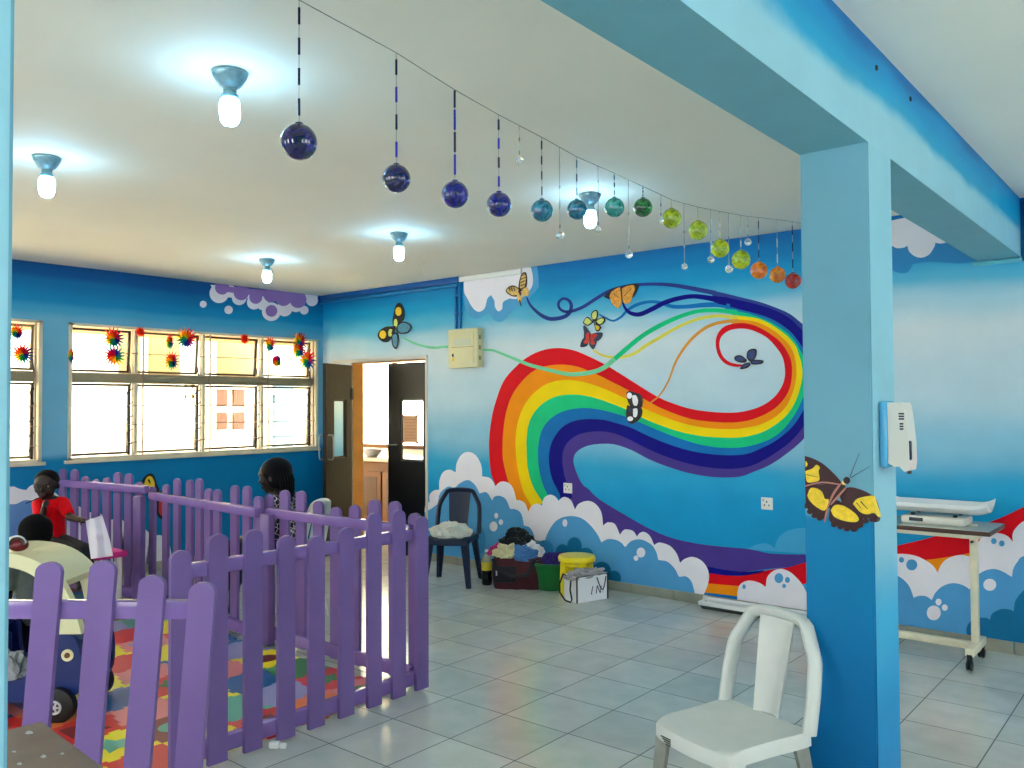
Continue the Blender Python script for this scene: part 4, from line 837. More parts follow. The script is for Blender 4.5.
for px, py, l in ((568.4, 488, 'white wall socket on the navy stripe of the rainbow'), (767.5, 503.5, 'white wall socket on the blue wall under the rainbow loop')):
    p = at_y(px, py, YM); t = thing('wall_socket', l, 'socket', (p.x, YM, p.z), 0, 'wall sockets')
    MB().use(m_plate).box((0, -.008, 0), (.09, .014, .09), bevel=.004).build('plate', t)
    for dx in (-.018, .018): MB().use(m_dk).box((dx, -.0155, -.012), (.007, .002, .014)).build('slot', t)
    MB().use(m_dk).box((0, -.0155, .014), (.008, .002, .014)).build('slot', t)
    MB().use(mat('switch_grey', (190, 190, 186), .4)).box((-.026, -.017, .026), (.014, .006, .022), bevel=.002).build('switch', t)
# soap dispenser on the column's side
t = thing('soap_dispenser', 'grey-white soap dispenser on the side of the blue column', 'dispenser', (CX1, 3.165, 1.47))
MB().use(mat('dispenser_blue', (90, 176, 220), .25)).box((.016, 0, 0), (.03, .115, .235), bevel=.012).build('back_plate', t)
m_disp = mat('dispenser_shell', (206, 204, 194), .3)
prof = [(.03, -.1), (.05, -.112), (.066, -.11), (.082, -.128), (.094, -.125), (.098, -.1), (.097, -.03), (.090, .05), (.084, .1), (.078, .112), (.03, .112)]
bb = MB().use(m_disp).prism(prof, (0, -.052, 0), (1, 0, 0), (0, 0, 1), (0, .104, 0))
bmesh.ops.recalc_face_normals(bb.bm, faces=bb.bm.faces[:])
bb.build('housing', t)
MB().use(mat('dispenser_window', (20, 30, 40), .15)).box((.0925, -.03, -.055), (.016, .03, .07), bevel=.006).build('level_window', t)
for z, s in ((.065, 1.), (.03, .7)):
    q = MB().use(mat('print_navy', (24, 34, 64), .5))
    for k in range(3): q.box((.076, -.0524, z+.008-.009*k), (.018*s, .001, .006))
    q.build('print', t)
MB().use(m_dk).tube([(.085, 0, -.122), (.085, 0, -.138)], .008, 10).build('nozzle', t)
# fluorescent batten lying along the wall
p = at_z(700, 604, .03)
t = thing('light_batten', 'long white fluorescent light fitting lying on the floor along the mural wall', 'light fitting', (p.x+.62, 6.0, 0))
MB().use(m_wtrim).box((0, 0.01, .045), (1.24, .12, .03), bevel=.004).build('tray', t)
MB().use(mat('batten_grey', (70, 72, 70), .4)).prism([(-.055, .03), (.065, .03), (.05, .001), (-.03, .001)], (-.6, 0.005, 0), (0, 1, 0), (0, 0, 1), (1.2, 0, 0)).build('channel', t)
MB().use(mat('tube_white', (232, 236, 238), .25)).tube([(-.585, .03, .074), (.585, .03, .074)], .013, 12).build('tube', t)
for s in (-1, 1):
    MB().use(m_wtrim).box((s*.6, .03, .074), (.024, .03, .03), bevel=.003).build('tube_holder', t)
    MB().use(m_dk).lathe([(0, 0), (.006, 0), (.005, .004), (0, .005)], (s*.57, -.02, .06), 8).build('screw', t)
# ================================================================== PICKET FENCES
m_pur = mat('fence_purple', (118, 91, 152), .36, var=.07, vscale=7, bump=.06, bscale=30)
m_pur2 = mat('fence_rail_purple', (130, 102, 168), .2, var=.06, vscale=7)
def fence(label, A, B, tops, side, rail_z=.872, wid=.092, posts=(), r_lo=.075, lean=0.):
    """pickets nailed on the outer face of two rails. tops: picture points of the picket tips; side: +1 puts pickets on the left of A->B"""
    A = V((*A, 0)); B = V((*B, 0)); d = (B-A); Ln = d.length; rz = atan2(d.y, d.x); ux = d.normalized(); nx = V((-ux.y, ux.x, 0))
    t = thing('picket_fence', label, 'fence', A, rz, 'purple picket fence panels round the play corner')
    for z in (rail_z, r_lo): MB().use(m_pur2).box((Ln/2, 0, z), (Ln, .045, .062 if z > .5 else .07), bevel=.004).build('rail', t)
    for px, py in tops:
        r_ = ray(px, py)                                    # where the tip's sight line meets the picket plane
        off = side*.034
        P0 = A+nx*off; k = (P0-EYE).dot(nx)/r_.dot(nx); p = EYE+r_*k
        s = (p-A).dot(ux); h = p.z
        n = 8; w = wid/2
        poly = [(-w+lean*h, .012), (w+lean*h, .012), (w, h-.036)]+[(w*cos(pi*j/n), h-.036+.036*sin(pi*j/n)) for j in range(1, n)]+[(-w, h-.036)]
        b = MB().use(m_pur).prism(poly, (s, off-.011, 0), (1, 0, 0), (0, 0, 1), (0, .022, 0))
        b.build('picket', t, auto=35)
    for s in posts: MB().use(m_pur).box((s, -side*.045, .44), (.1, .05, .86), bevel=.005).build('post', t)
    return t
fence('purple picket fence panel standing at the front left, the nearest panel', (-3.45, 1.04), (-2.745, 1.597), [(49.8,561.8),(103.6,560.5),(152.7,575),(203,582)], -1, rail_z=.868, lean=-.075)
fence('purple picket fence panel running from the front corner back beside the tiled aisle', (-3.44, 1.90), (-3.44, 3.33), [(180.3,550.3),(217.8,533.9),(253,529.7),(286,535.5),(316,536),(345.9,527.6),(373.7,513),(398,510),(421,516.4)], -1, rail_z=.868)
fence('purple picket fence panel at the far left under the main window, behind the red-shirted child', (-7.88, 3.16), (-6.62, 3.34), [(62.9,468.8),(74.6,469.4),(85.5,476.4),(95.9,479.3),(107,477.6),(118,472.3),(129,473.5),(139.6,481.7)], 1, rail_z=.92, posts=(1.24,))
fence('purple picket fence panel in the middle of the far side, left of the seated woman', (-6.60, 3.36), (-4.93, 3.25), [(153,486.5),(166.2,484.6),(177.2,478.5),(190,479.8),(199.3,478.5),(208.6,488.7),(217.5,489.4),(235,485.3),(247.3,486),(258.5,496.2)], 1)
fence('purple picket fence panel on the far right side, in front of the seated woman', (-4.90, 3.31), (-3.50, 3.31), [(268.8,494.6),(285,490),(301.2,491),(318.6,501),(336,507),(355,505),(374.7,499.3),(395.2,501.2),(415,513)], 1, posts=(.06,))
o = MB().use(m_white).box((0, 0, .016), (.05, .035, .03), bevel=.008).lathe([(0, 0), (.014, 0), (.014, .02), (.01, .026), (0, .026)], (.03, 0, .012), 12, Matrix.Rotation(pi/2, 4, 'Y')).build('plastic_stopper')
q = at_z(272, 744, 0); o.location = (q.x+.05, q.y-.02, .0); o.rotation_euler = (0, 0, .6); tag(o, 'small white plastic stopper on the tiles at the foot of the picket fence', 'stopper')

# ================================================================== FOAM PUZZLE MATS
FC = {'yellow': (240, 222, 30), 'red': (214, 50, 50), 'blue': (20, 96, 156), 'pink': (224, 130, 130), 'teal': (90, 170, 150), 'green': (60, 130, 80), 'lilac': (150, 150, 200), 'white': (216, 218, 206), 'orange': (230, 120, 60), 'maroon': (120, 40, 40)}
m_f = {k: mat('foam_'+k, c, .38, bump=.05, bscale=120) for k, c in FC.items()}
TS = .305
def side_pts(flip):
    P = []; n = 2
    for k in range(n):
        c = (k+.5)/n*TS; s = 1 if (k % 2 == 0) else -1
        P += [(c-.026, 0), (c-.032, s*.014), (c-.024, s*.022), (c+.024, s*.022), (c+.032, s*.014), (c+.026, 0)]
    return P
base = side_pts(0)
outl = [(0, 0)]+[(x, y) for x, y in base]+[(TS, 0)]+[(TS+y, x) for x, y in base]+[(TS, TS)]+[(x, TS+y) for x, y in reversed(base)]+[(0, TS)]+[(y, x) for x, y in reversed(base)]
outl = [(TS/2+(x-TS/2)*.996, TS/2+(y-TS/2)*.996) for x, y in outl]
def ins_poly(kind):
    c = TS/2
    if kind == 0: return ell(c, c, .07, .09, 16)
    if kind == 1: return [(c-.08, c-.09), (c+.08, c-.09), (c+.05, c-.02), (c+.08, c+.09), (c-.02, c+.06), (c-.08, c+.09)]
    return [(c+(.1 if k % 2 else .05)*cos(pi*k/5), c+(.1 if k % 2 else .05)*sin(pi*k/5)) for k in range(10)]
names = list(FC); protos = {}
words = {'yellow': 'yellow', 'red': 'red', 'blue': 'blue', 'pink': 'pink', 'teal': 'teal green', 'green': 'dark green', 'lilac': 'lilac', 'white': 'off-white', 'orange': 'orange', 'maroon': 'maroon'}
rg = random.Random(4); prev = {}
for i in range(14):
    for j in range(7):
        X, Y = -3.50-TS*(i+1), 3.22-TS*(j+1)
        if j == 6 and i < 2: pass
        ch = [n for n in ('yellow', 'red', 'blue', 'pink', 'teal', 'yellow', 'red', 'lilac', 'orange', 'green', 'pink', 'maroon', 'yellow', 'red', 'blue') if n not in (prev.get((i-1, j)), prev.get((i, j-1)))]
        c = rg.choice(ch); prev[(i, j)] = c; ins = rg.choice([n for n in names if n != c]); kd = rg.randrange(3)
        key = (c, kd)
        if key not in protos:
            b = MB().use(m_f[c]).prism(outl, (0, 0, .001), (1, 0, 0), (0, 1, 0), (0, 0, .011))
            o = b.build('foam_mat'); b2 = None if rg.random() < .5 else MB().use(m_f[ins]).prism(ins_poly(kd), (0, 0, .0125), (1, 0, 0), (0, 1, 0), (0, 0, .0015)); b2 and b2.build('insert', o)
            protos[key] = o
        else: o = dup(protos[key])
        o.location = (X, Y, 0)
        tag(o, '%s interlocking foam puzzle mat on the play corner floor' % words[c], 'foam mat', '%s foam puzzle mats' % words[c])

# ================================================================== PLASTIC CHAIRS
def plastic_chair(name, label, loc, rz, m, group, m_leg=None, sh=.445, top=.80, slat=.058):
    """armless stacking chair; local -Y is the front"""
    t = thing(name, label, 'chair', loc, rz, group)
    b = MB().use(m); N = 15; W0 = .188; D0 = .188; g = {}
    for i in range(N+1):
        for j in range(N+1):
            u = i/N*2-1; v = j/N*2-1
            wid = W0*(1+.08*max(0, v))                       # narrower at the back
            k = 1-.045*(abs(u)**6*abs(v)**6)
            x = u*wid*k; y = v*D0*k-(.018*(1-u*u) if v < -.9 else 0)*1
            z = sh-.018*(1-u*u)*(1-(v*.9)**2)-.012*max(0, -v-.7)/.3
            g[i, j] = b.bm.verts.new(V((x, y, z)))
    fs = [b.bm.faces.new((g[i, j], g[i+1, j], g[i+1, j+1], g[i, j+1])) for i in range(N) for j in range(N)]
    edge = [(i, 0) for i in range(N)]+[(N, j) for j in range(N)]+[(i, N) for i in range(N, 0, -1)]+[(0, j) for j in range(N, 0, -1)]
    prevr = [g[e] for e in edge]
    for dz, sc in ((-.008, 1.025), (-.05, 1.03), (-.052, .98), (-.012, .97)):
        ring = [b.bm.verts.new(V((g[e].co.x*sc, g[e].co.y*sc, g[e].co.z+dz))) for e in edge]; n = len(edge)
        for k in range(n): fs.append(b.bm.faces.new((prevr[k], prevr[(k+1) % n], ring[(k+1) % n], ring[k])))
        prevr = ring
    b._tag(fs, True); b.build('seat', t, auto=50)
    # back frame: an arch rising from the rear seat corners, leaning back
    def lean(z): return .178+(z-sh)*.20
    pts = []; wb = .198
    half = smooth2([(-wb, sh-.012), (-wb*1.0, sh+.1), (-wb*.99, top-.22), (-wb*.965, top-.155), (-wb*.91, top-.115), (-wb*.68, top-.034), (-wb*.58, top-.012), (-wb*.3, top-.002), (0, top)], 2)
    half += [(-x, z) for x, z in half[-2::-1]]
    pts = [(x, lean(z)+.02*(1-(x/wb)**2), z) for x, z in half]
    fb = MB().use(m)
    fb.tube(pts, .033, 10, flat=(1.0, .62)); fb.build('back_frame', t)
    # centre slat, curved, joined to the arch and the seat
    sb = MB().use(m); n = 10; mrow = 8; gg = {}
    for i in range(n+1):
        z = sh-.005+(top-.008-sh)*i/n; w = slat+.022*(i/n)
        for j in range(mrow+1):
            u = j/mrow*2-1; gg[i, j] = V((u*w, lean(z)+.03-.03*u*u, z))
    va = {k: sb.bm.verts.new(v) for k, v in gg.items()}; vb = {k: sb.bm.verts.new(v+V((0, .008, 0))) for k, v in gg.items()}
    fs = []
    for i in range(n):
        for j in range(mrow):
            fs.append(sb.bm.faces.new((va[i, j], va[i, j+1], va[i+1, j+1], va[i+1, j]))); fs.append(sb.bm.faces.new((vb[i, j], vb[i+1, j], vb[i+1, j+1], vb[i, j+1])))
        for j in (0, mrow): fs.append(sb.bm.faces.new((va[i, j], va[i+1, j], vb[i+1, j], vb[i, j])))
    for i in (0, n):
        for j in range(mrow): fs.append(sb.bm.faces.new((va[i, j], va[i, j+1], vb[i, j+1], vb[i, j])))
    sb._tag(fs, True); sb.build('back_slat', t)
    ml = m_leg or m
    for sx in (-1, 1):
        for sy in (-1, 1):
            lb = MB().use(m if sy < 0 and sx > 0 else ml); x0, y0 = sx*.176, sy*.174; x1, y1 = sx*.208, sy*(.2 if sy < 0 else .245)
            secs = []
            for k in range(5):
                f = k/4; z = sh-.03-(sh-.03)*f; cx_, cy_ = x0+(x1-x0)*f, y0+(y1-y0)*f; a = .056-.026*f
                secs.append([lb.bm.verts.new(V((cx_+sx*dx, cy_+sy*dy, z))) for dx, dy in ((.008, .008), (-a, .008), (-a, -.008), (-.008, -.008), (-.008, -a), (.008, -a))])
            fs = []
            for A, B in zip(secs, secs[1:]):
                for k in range(6): fs.append(lb.bm.faces.new((A[k], A[(k+1) % 6], B[(k+1) % 6], B[k])))
            for S in (secs[0], secs[-1]):
                fs.append(lb.bm.faces.new((S[0], S[1], S[2], S[3]))); fs.append(lb.bm.faces.new((S[0], S[3], S[4], S[5])))
            lb._tag(fs); lb.build('leg', t)
    return t
m_pw = mat('plastic_white', (206, 208, 202), .35, var=.05, vscale=10); m_pb = mat('plastic_navy', (9, 27, 60), .45, var=.1, vscale=8); m_pg = mat('plastic_grey', (140, 142, 134), .5, var=.25, vscale=14)  # last one is a darker mottled grey for the foreground chair's legs
t = plastic_chair('plastic_chair', 'empty white plastic chair in the foreground against the blue column', (-1.343, 2.814, 0), -radians(19), m_pw, 'armless plastic chairs', m_pg)
st = MB().use(m_dk)
for k in range(4): st.box((-.1+.004*k, -.2135, .405-.007*k), (.05-.008*k, .0015, .004))
st.build('moulded_mark', t)
tb = plastic_chair('plastic_chair', 'navy blue plastic chair by the mural wall with a white cloth on its seat', (-5.245, 5.455, 0), radians(28), m_pb, 'armless plastic chairs', sh=.43, top=.805, slat=.082)
plastic_chair("plastic_chair", "white plastic chair behind the far fence with the woman sitting on it", (-5.31, 3.74, 0), -radians(59), m_pw, 'armless plastic chairs', top=.88)

def crumple(c, size, m, seed, sub=4, amp=.25, flat=.2, freq=2.2, rot=0.):
    b = MB().use(m); off = V((seed*7.3, seed*3.1, seed*1.7))
    def fn(co):
        k = 1+amp*noise.noise(co*freq+off)+amp*.75*abs(noise.noise(co*freq*2.3+off))-amp*.7*abs(noise.noise(co*freq*3.6+off*1.3))
        return k
    b.ball((0, 0, 0), 1, sub, fn=fn)
    for v in b.bm.verts:
        z = v.co.z
        if z < -flat: z = -flat-(-flat-z)*.15
        v.co = V((v.co.x*size[0], v.co.y*size[1], (z+flat)*size[2]))
    M = Matrix.Translation(V(c)) @ Matrix.Rotation(rot, 4, 'Z')
    b.bm.transform(M); return b
m_cl = mat('cloth_white', (222, 220, 206), .85, var=.08, vscale=14, sheen=.2)
b = crumple((0, 0, 0), (.17, .15, .10), m_cl, 3, amp=.35)
o = b.build('folded_cloth'); o.location = (-5.245, 5.44, .425); o.rotation_euler = (0, 0, .6); tag(o, 'bundled white cloth lying on the seat of the navy chair', 'cloth')

# ================================================================== THINGS ALONG THE MURAL WALL
t = thing('drink_bottle', 'soda bottle with a yellow label and dark drink beside the navy chair', 'bottle', (-4.965, 5.60, 0))
MB().use(mat('cola_dark', (20, 12, 14), .15)).lathe([(0, 0), (.04, 0), (.046, .01), (.047, .09), (.044, .11), (.044, .13), (0, .13)], seg=20).build('drink', t)
MB().use(mat('label_yellow', (242, 212, 60), .5)).lathe([(.044, .128), (.0475, .13), (.0475, .2), (.044, .202)], seg=20).build('label', t)
MB().use(mat('pet_clear', (214, 220, 200), .1, trans=.5)).lathe([(.044, .2), (.045, .215), (.035, .25), (.017, .275), (.014, .29), (0, .29)], seg=20).build('neck', t)
MB().use(m_white).lathe([(.016, .288), (.016, .308), (0, .31)], seg=16).build('cap', t)
# travel bag full of clothes
m_bag = mat('bag_maroon', (74, 16, 26), .6, var=.2, vscale=14); m_bagd = mat('bag_black', (22, 18, 24), .6)
q = at_z(508, 590, 0); bx, by = -4.70, 5.72
t = thing('travel_bag', 'dark maroon open travel bag overflowing with clothes by the mural wall', 'bag', (bx, by, 0), .55)
b = MB().use(m_bag); tb_ = bmesh.new(); bmesh.ops.create_cube(tb_, size=1); bmesh.ops.subdivide_edges(tb_, edges=tb_.edges[:], cuts=7, use_grid_fill=True)
for v in tb_.verts:
    n_ = v.co.copy(); bul = 1+.12*(1-(2*n_.z)**2)
    k = 1+.05*noise.noise(n_*5)
    x, y = n_.x*bul*k, n_.y*bul*k
    l = max(abs(n_.x), abs(n_.y))*2
    v.co = V((x*.41*(1-.08*(2*abs(n_.y))**4), y*.27*(1-.12*(2*abs(n_.x))**4), (n_.z+.5)*.27+.01*noise.noise(n_*4)))
b.merge(tb_, None, True); b.build('body', t)
MB().use(m_bagd).box((-.1, -.152, .13), (.2, .02, .14), bevel=.01).build('pocket', t)
MB().use(mat('bag_tag', (200, 190, 184), .5)).box((-.17, -.165, .15), (.012, .006, .06), bevel=.002).build('zip_pull', t)
MB().use(m_bagd).tube([(-.2, -.14, .26), (-.16, -.19, .18), (-.04, -.19, .12), (.1, -.18, .14), (.16, -.15, .26)], .012, 8, flat=(1.6, .4)).build('strap', t)
MB().use(m_bagd).tube([(.225, -.08, .22), (.26, -.03, .12), (.26, .06, .12), (.225, .1, .22)], .012, 8, flat=(.6, 1.6)).build('strap', t)
cl = [('cream folded garment on the front of the travel bag', (222, 210, 160), (-.09, -.05, .27), (.12, .09, .085), 5), ('blue garment hanging over the front of the travel bag', (58, 112, 170), (.06, -.09, .25), (.12, .07, .1), 8), ('pink cloth at the left end of the travel bag', (206, 40, 120), (-.2, .02, .27), (.075, .06, .07), 11), ('white cloth at the right of the travel bag', (226, 222, 224), (.13, -.02, .27), (.085, .06, .1), 14), ('black jacket heaped on top of the travel bag', (18, 16, 20), (-.01, .06, .32), (.155, .1, .14), 17)]
for l, c, p, s, sd in cl:
    b = crumple((0, 0, 0), s, mat('garment_%d' % sd, c, .85, var=.15, vscale=18, sheen=.2), sd, amp=.4)
    o = b.build('garment'); w = world_of(t) @ V(p); o.location = w; o.rotation_euler = (0, 0, .55); tag(o, l, 'clothes', 'clothes piled in the travel bag')
# green basin with a purple cloth
t = thing('plastic_basin', 'round dark green plastic basin between the travel bag and the yellow stool', 'basin', (-4.43, 5.87, 0))
MB().use(mat('basin_green', (16, 120, 56), .35)).lathe([(0, .006), (.15, .0), (.16, .01), (.195, .21), (.212, .222), (.212, .232), (.195, .232), (.185, .215), (.15, .02), (0, .016)], seg=36).build('bowl', t)
b = crumple((0, 0, 0), (.15, .13, .09), mat('purple_cloth', (56, 30, 120), .85, var=.15, vscale=14), 21, amp=.35); o = b.build('garment'); o.location = (-4.43, 5.87, .18); tag(o, 'dark purple cloth heaped in the green basin', 'clothes')
# yellow stool
m_yel = mat('plastic_yellow', (244, 220, 10), .3)
t = thing('plastic_stool', 'small yellow round plastic stool behind the white shopping bag', 'stool', (-4.12, 5.78, 0), .3)
MB().use(m_yel).lathe([(0, .335), (.1, .333), (.148, .325), (.157, .31), (.155, .282), (.148, .28), (.145, .3), (.1, .31), (0, .311)], seg=40).build('seat', t)
for k in range(4):
    a = pi/4+k*pi/2; c_, s_ = cos(a), sin(a); lb = MB().use(m_yel)
    lb.tube([(c_*.11, s_*.11, .306), (c_*.125, s_*.125, .15), (c_*.14, s_*.14, .0)], [.036, .030, .022], 10); lb.build('leg', t)
MB().use(m_yel).tube([(.118*cos(2*pi*k/24), .118*sin(2*pi*k/24), .255) for k in range(24)], .014, 8, closed=True).build('apron', t)
# white shopping bag
a = at_z(577, 603.5, 0); c = at_z(607, 598.5, 0)
bl = at_z(567, 600.5, 0)
dv = (c-a); rz = atan2(dv.y, dv.x); W = .40; D = .17; Hh = .205
t = thing('shopping_bag', 'white paper shopping bag with black edges and handles in front of the yellow stool', 'bag', (a.x, a.y, 0), rz)
m_bw2 = mat('bag_white', (232, 232, 236), .4); m_bk2 = mat('bag_edge_black', (20, 20, 22), .5)
W = dv.length*1.02; b = MB().use(m_bw2); th = .006
b.box((W/2, th/2, Hh/2), (W, th, Hh)).box((W/2, D-th/2, Hh/2), (W, th, Hh)).box((th/2, D/2, Hh/2), (th, D-2*th, Hh)).box((W-th/2, D/2, Hh/2), (th, D-2*th, Hh)).box((W/2, D/2, .004), (W-.01, D-.01, .006))
b.build('body', t)
for x, y in ((0, 0), (W, 0)): MB().use(m_bk2).box((x, y-.001, Hh/2), (.012, .006, Hh+.002)).build('edge_tape', t)
MB().use(m_bk2).box((W/2, -.001, Hh), (W, .005, .006)).build('edge_tape', t)
def handle(y, out, x0, x1, drop):
    pts = [(x0+(x1-x0)*k/14, y+out*sin(pi*k/14), Hh-.02-drop*sin(pi*k/14)+.0) for k in range(15)]
    return pts
MB().use(m_bk2).tube(handle(-.004, -.012, W*.64, W*.94, .10), .0045, 6).build('handle', t)
MB().use(m_bk2).tube([(-.003, D*.75, Hh-.01), (-.06, D*.6, Hh+.02), (-.115, D*.45, Hh-.05), (-.125, D*.35, Hh*.45), (-.09, D*.2, .03), (-.05, D*.1, .012), (-.035, D*.12, .03), (-.03, D*.3, Hh*.5), (-.006, D*.4, Hh-.02)], .0075, 8).build('handle', t)
lt = MB().use(m_bk2)                                              # thin italic lettering as on the bag
def stroke(p, q, w=.007): lt.tube([(p[0], -.0012, p[1]), (q[0], -.0012, q[1])], w/2, 6)
sx = W*.46
stroke((sx, .055), (sx+.016, .118)); stroke((sx+.05, .055), (sx+.062, .118)); stroke((sx+.062, .118), (sx+.092, .055)); stroke((sx+.092, .055), (sx+.104, .112)); 
stroke((sx+.118, .055), (sx+.128, .1), .004); stroke((sx-.002, .055), (sx+.01, .055), .004)
lt.build('lettering', t)
b = crumple((0, 0, 0), (.18, .085, .055), mat('cloth_grey', (168, 164, 164), .85, var=.25, vscale=22), 31, amp=.45, freq=2.6); o = b.build('garment')
o.location = world_of(t) @ V((W/2-.01, D/2, Hh-.025)); o.rotation_euler = (0, 0, rz); tag(o, 'grey crumpled cloth bulging out of the white shopping bag', 'clothes')

# ================================================================== TROLLEY WITH BABY SCALE
zt = .83; p1 = at_z(991, 532.5, zt); p2 = at_z(1004, 523.6, zt)
tx1 = (p1.x+p2.x)/2; ty0, ty1 = p1.y, p2.y
LN = .9; t = thing('bed_table', 'cream overbed table on castors beside the blue column at the mural wall', 'table', (tx1-LN/2, (ty0+ty1)/2, 0))
hd = (ty1-ty0)/2
m_lam = mat('laminate_grey', (196, 200, 192), .25); m_edge = mat('edge_brown', (70, 40, 26), .4); m_cr = mat('enamel_cream', (222, 214, 186), .35, var=.1, vscale=12)
MB().use(m_edge).box((0, 0, zt-.014), (LN, hd*2, .026), bevel=.003).build('tabletop_edge', t)
MB().use(m_lam).box((0, 0, zt-.0005), (LN-.012, hd*2-.012, .004)).build('tabletop', t)
MB().use(m_cr).box((-.02, 0, zt-.042), (LN-.1, hd*1.5, .03), bevel=.004).build('underframe', t)
lx = at_y(975, 600, (ty0+ty1)/2).x-(tx1-LN/2)
MB().use(m_cr).box((lx, .0, .455), (.04, .055, .77), bevel=.006).build('column', t)
MB().use(m_dk).tube([(lx, -.028, .74), (lx, -.06, .74)], .008, 8).build('knob', t)
MB().use(m_cr).box((lx-.42, 0, .105), (.84, .04, .045), bevel=.005).build('base_bar', t)
MB().use(m_cr).box((lx, 0, .105), (.05, .36, .05), bevel=.006).build('foot', t)
m_rub = mat('castor_black', (22, 22, 22), .45)
for sy in (-1, 1):
    c = MB().use(m_rub).box((lx, sy*.165, .072), (.03, .035, .04), bevel=.004).build('castor', t)
    for s in (-1, 1): MB().use(m_rub).lathe([(0, 0), (.022, 0), (.028, .003), (.028, .013), (.022, .016), (0, .016)], (lx+s*.010-.008, sy*.165-.01, .028), 20, Matrix.Rotation(pi/2, 4, 'Y')).build('wheel', c)
# scale
sc0 = at_z(908, 525, zt); sxc = at_y(935, 500, (ty0+ty1)/2).x
t = thing('baby_scale', 'white baby weighing scale with a long curved tray on the overbed table', 'scale', (sxc, (ty0+ty1)/2-.01, zt+.0018))
m_sc = mat('scale_white', (230, 232, 232), .25); m_scg = mat('scale_base', (214, 212, 200), .3)
MB().use(m_scg).box((.01, 0, .026), (.36, .24, .05), bevel=.014, seg=3).build('base', t)
for sx in (-1, 1):
    for sy in (-1, 1): MB().use(m_rub).lathe([(0, .05), (.012, .05), (.012, .066), (0, .066)], (.01+sx*.12, sy*.07, 0), 12).build('load_foot', t)
b = MB().use(m_sc); n, mm = 28, 10; top_ = {}; bot_ = {}
for i in range(n+1):
    u = i/n*2-1
    for j in range(mm+1):
        v = j/mm*2-1
        rise = .055*v*v+.028*(max(0, abs(u)-.72)/.28)**2
        y = v*(.15*(1-.12*max(0, abs(u)-.6)/.4)); x = u*.315
        top_[i, j] = b.bm.verts.new(V((x, y, .078+rise))); bot_[i, j] = b.bm.verts.new(V((x*.985, y*.96, .066+rise*.8)))
fs = []
for i in range(n):
    for j in range(mm):
        fs.append(b.bm.faces.new((top_[i, j], top_[i+1, j], top_[i+1, j+1], top_[i, j+1]))); fs.append(b.bm.faces.new((bot_[i, j], bot_[i, j+1], bot_[i+1, j+1], bot_[i+1, j])))
    for j in (0, mm): fs.append(b.bm.faces.new((top_[i, j], top_[i+1, j], bot_[i+1, j], bot_[i, j])))
for j in range(mm):
    for i in (0, n): fs.append(b.bm.faces.new((top_[i, j], top_[i, j+1], bot_[i, j+1], bot_[i, j])))
b._tag(fs, True); b.build('tray', t)
MB().use(mat('scale_display', (60, 66, 70), .2)).box((-.08, -.1205, .03), (.08, .003, .022), bevel=.001).build('display', t)

# ================================================================== TABLE IN THE FOREGROUND
m_old = mat('worn_table', (122, 104, 90), .55, var=.22, vscale=6); m_oldd = mat('worn_table_edge', (84, 70, 56), .55, var=.2, vscale=8)
cr_ = at_z(41.7, 721, .75)
rzt = atan2(at_z(105, 768, .75).y-cr_.y, at_z(105, 768, .75).x-cr_.x)
t = thing('old_table', 'worn grey-brown wooden table, its corner at the bottom left of the photo', 'table', (cr_.x, cr_.y, 0), rzt)
LX, LY = .95, .5
MB().use(m_old).box((LX/2, -LY/2, .735), (LX, LY, .03), bevel=.004).build('tabletop', t)
MB().use(m_oldd).box((LX/2, -LY/2, .685), (LX-.1, LY-.1, .07), bevel=.004).build('apron', t)
for x in (.07, LX-.07):
    for y in (-.07, -LY+.07): MB().use(m_oldd).box((x, y, .36), (.05, .05, .72), bevel=.004).build('leg', t)
sp = MB().use(mat('paint_spots', (176, 176, 178), .6))
for k in range(16):
    x, y = rg.uniform(.03, .5), rg.uniform(-.3, -.03); r = rg.uniform(.003, .011)
    sp.prism([(x+r*rg.uniform(.6, 1.8)*cos(2*pi*j/9), y+r*rg.uniform(.5, .9)*sin(2*pi*j/9)) for j in range(9)], (0, 0, .7502), (1, 0, 0), (0, 1, 0), (0, 0, .0006))
o = sp.build('paint_spots', t); o['kind'] = 'stuff'
# ================================================================== PINK BENCH AND TOY CAR
m_pink = mat('bench_pink', (226, 50, 140), .4); m_legw = mat('bench_leg_white', (226, 222, 214), .4)
t = thing('kids_bench', 'pink low bench with pale legs that the red-shirted child sits on', 'bench', (-6.67, 2.66, 0))
MB().use(m_pink).box((0, 0, .463), (.50, .86, .045), bevel=.008).build('seat', t)
for x in (-.2, .2):
    for y in (-.38, .38): MB().use(m_legw).box((x, y, .22), (.045, .045, .44), bevel=.006).build('leg', t)
    MB().use(m_legw).box((x, 0, .38), (.025, .72, .05), bevel=.004).build('stretcher', t)

m_nb = mat('car_navy', (10, 34, 100), .3); m_cre = mat('car_cream', (224, 220, 178), .35); m_tyre = mat('car_tyre', (16, 16, 18), .5); m_hub = mat('car_hub', (206, 206, 210), .35)
cc = at_d(26, 640, 4.42)
t = thing('toy_car', 'navy ride-in toy car with a cream roof behind the front picket fence', 'toy car', (cc.x, cc.y, 0), YAW)
def rounded(poly, n=4): return smooth2(poly+[poly[0]], n)[:-1]
body = [(-.36, .13), (-.20, .10), (.22, .10), (.36, .14), (.385, .28), (.36, .40), (.30, .44), (.14, .455), (.12, .30), (.08, .215), (-.08, .215), (-.12, .30), (-.15, .45), (-.34, .46), (-.38, .36)]
for y0, y1 in ((-.18, -.145), (.145, .18)):
    MB().use(m_nb).prism(rounded(body, 3), (0, y0, 0), (1, 0, 0), (0, 0, 1), (0, y1-y0, 0), True).build('side_panel', t, auto=30)
hood = [(.13, .455), (.30, .44), (.36, .40), (.385, .28), (.36, .14), (.34, .14), (.36, .28), (.34, .385), (.29, .42), (.13, .43)]
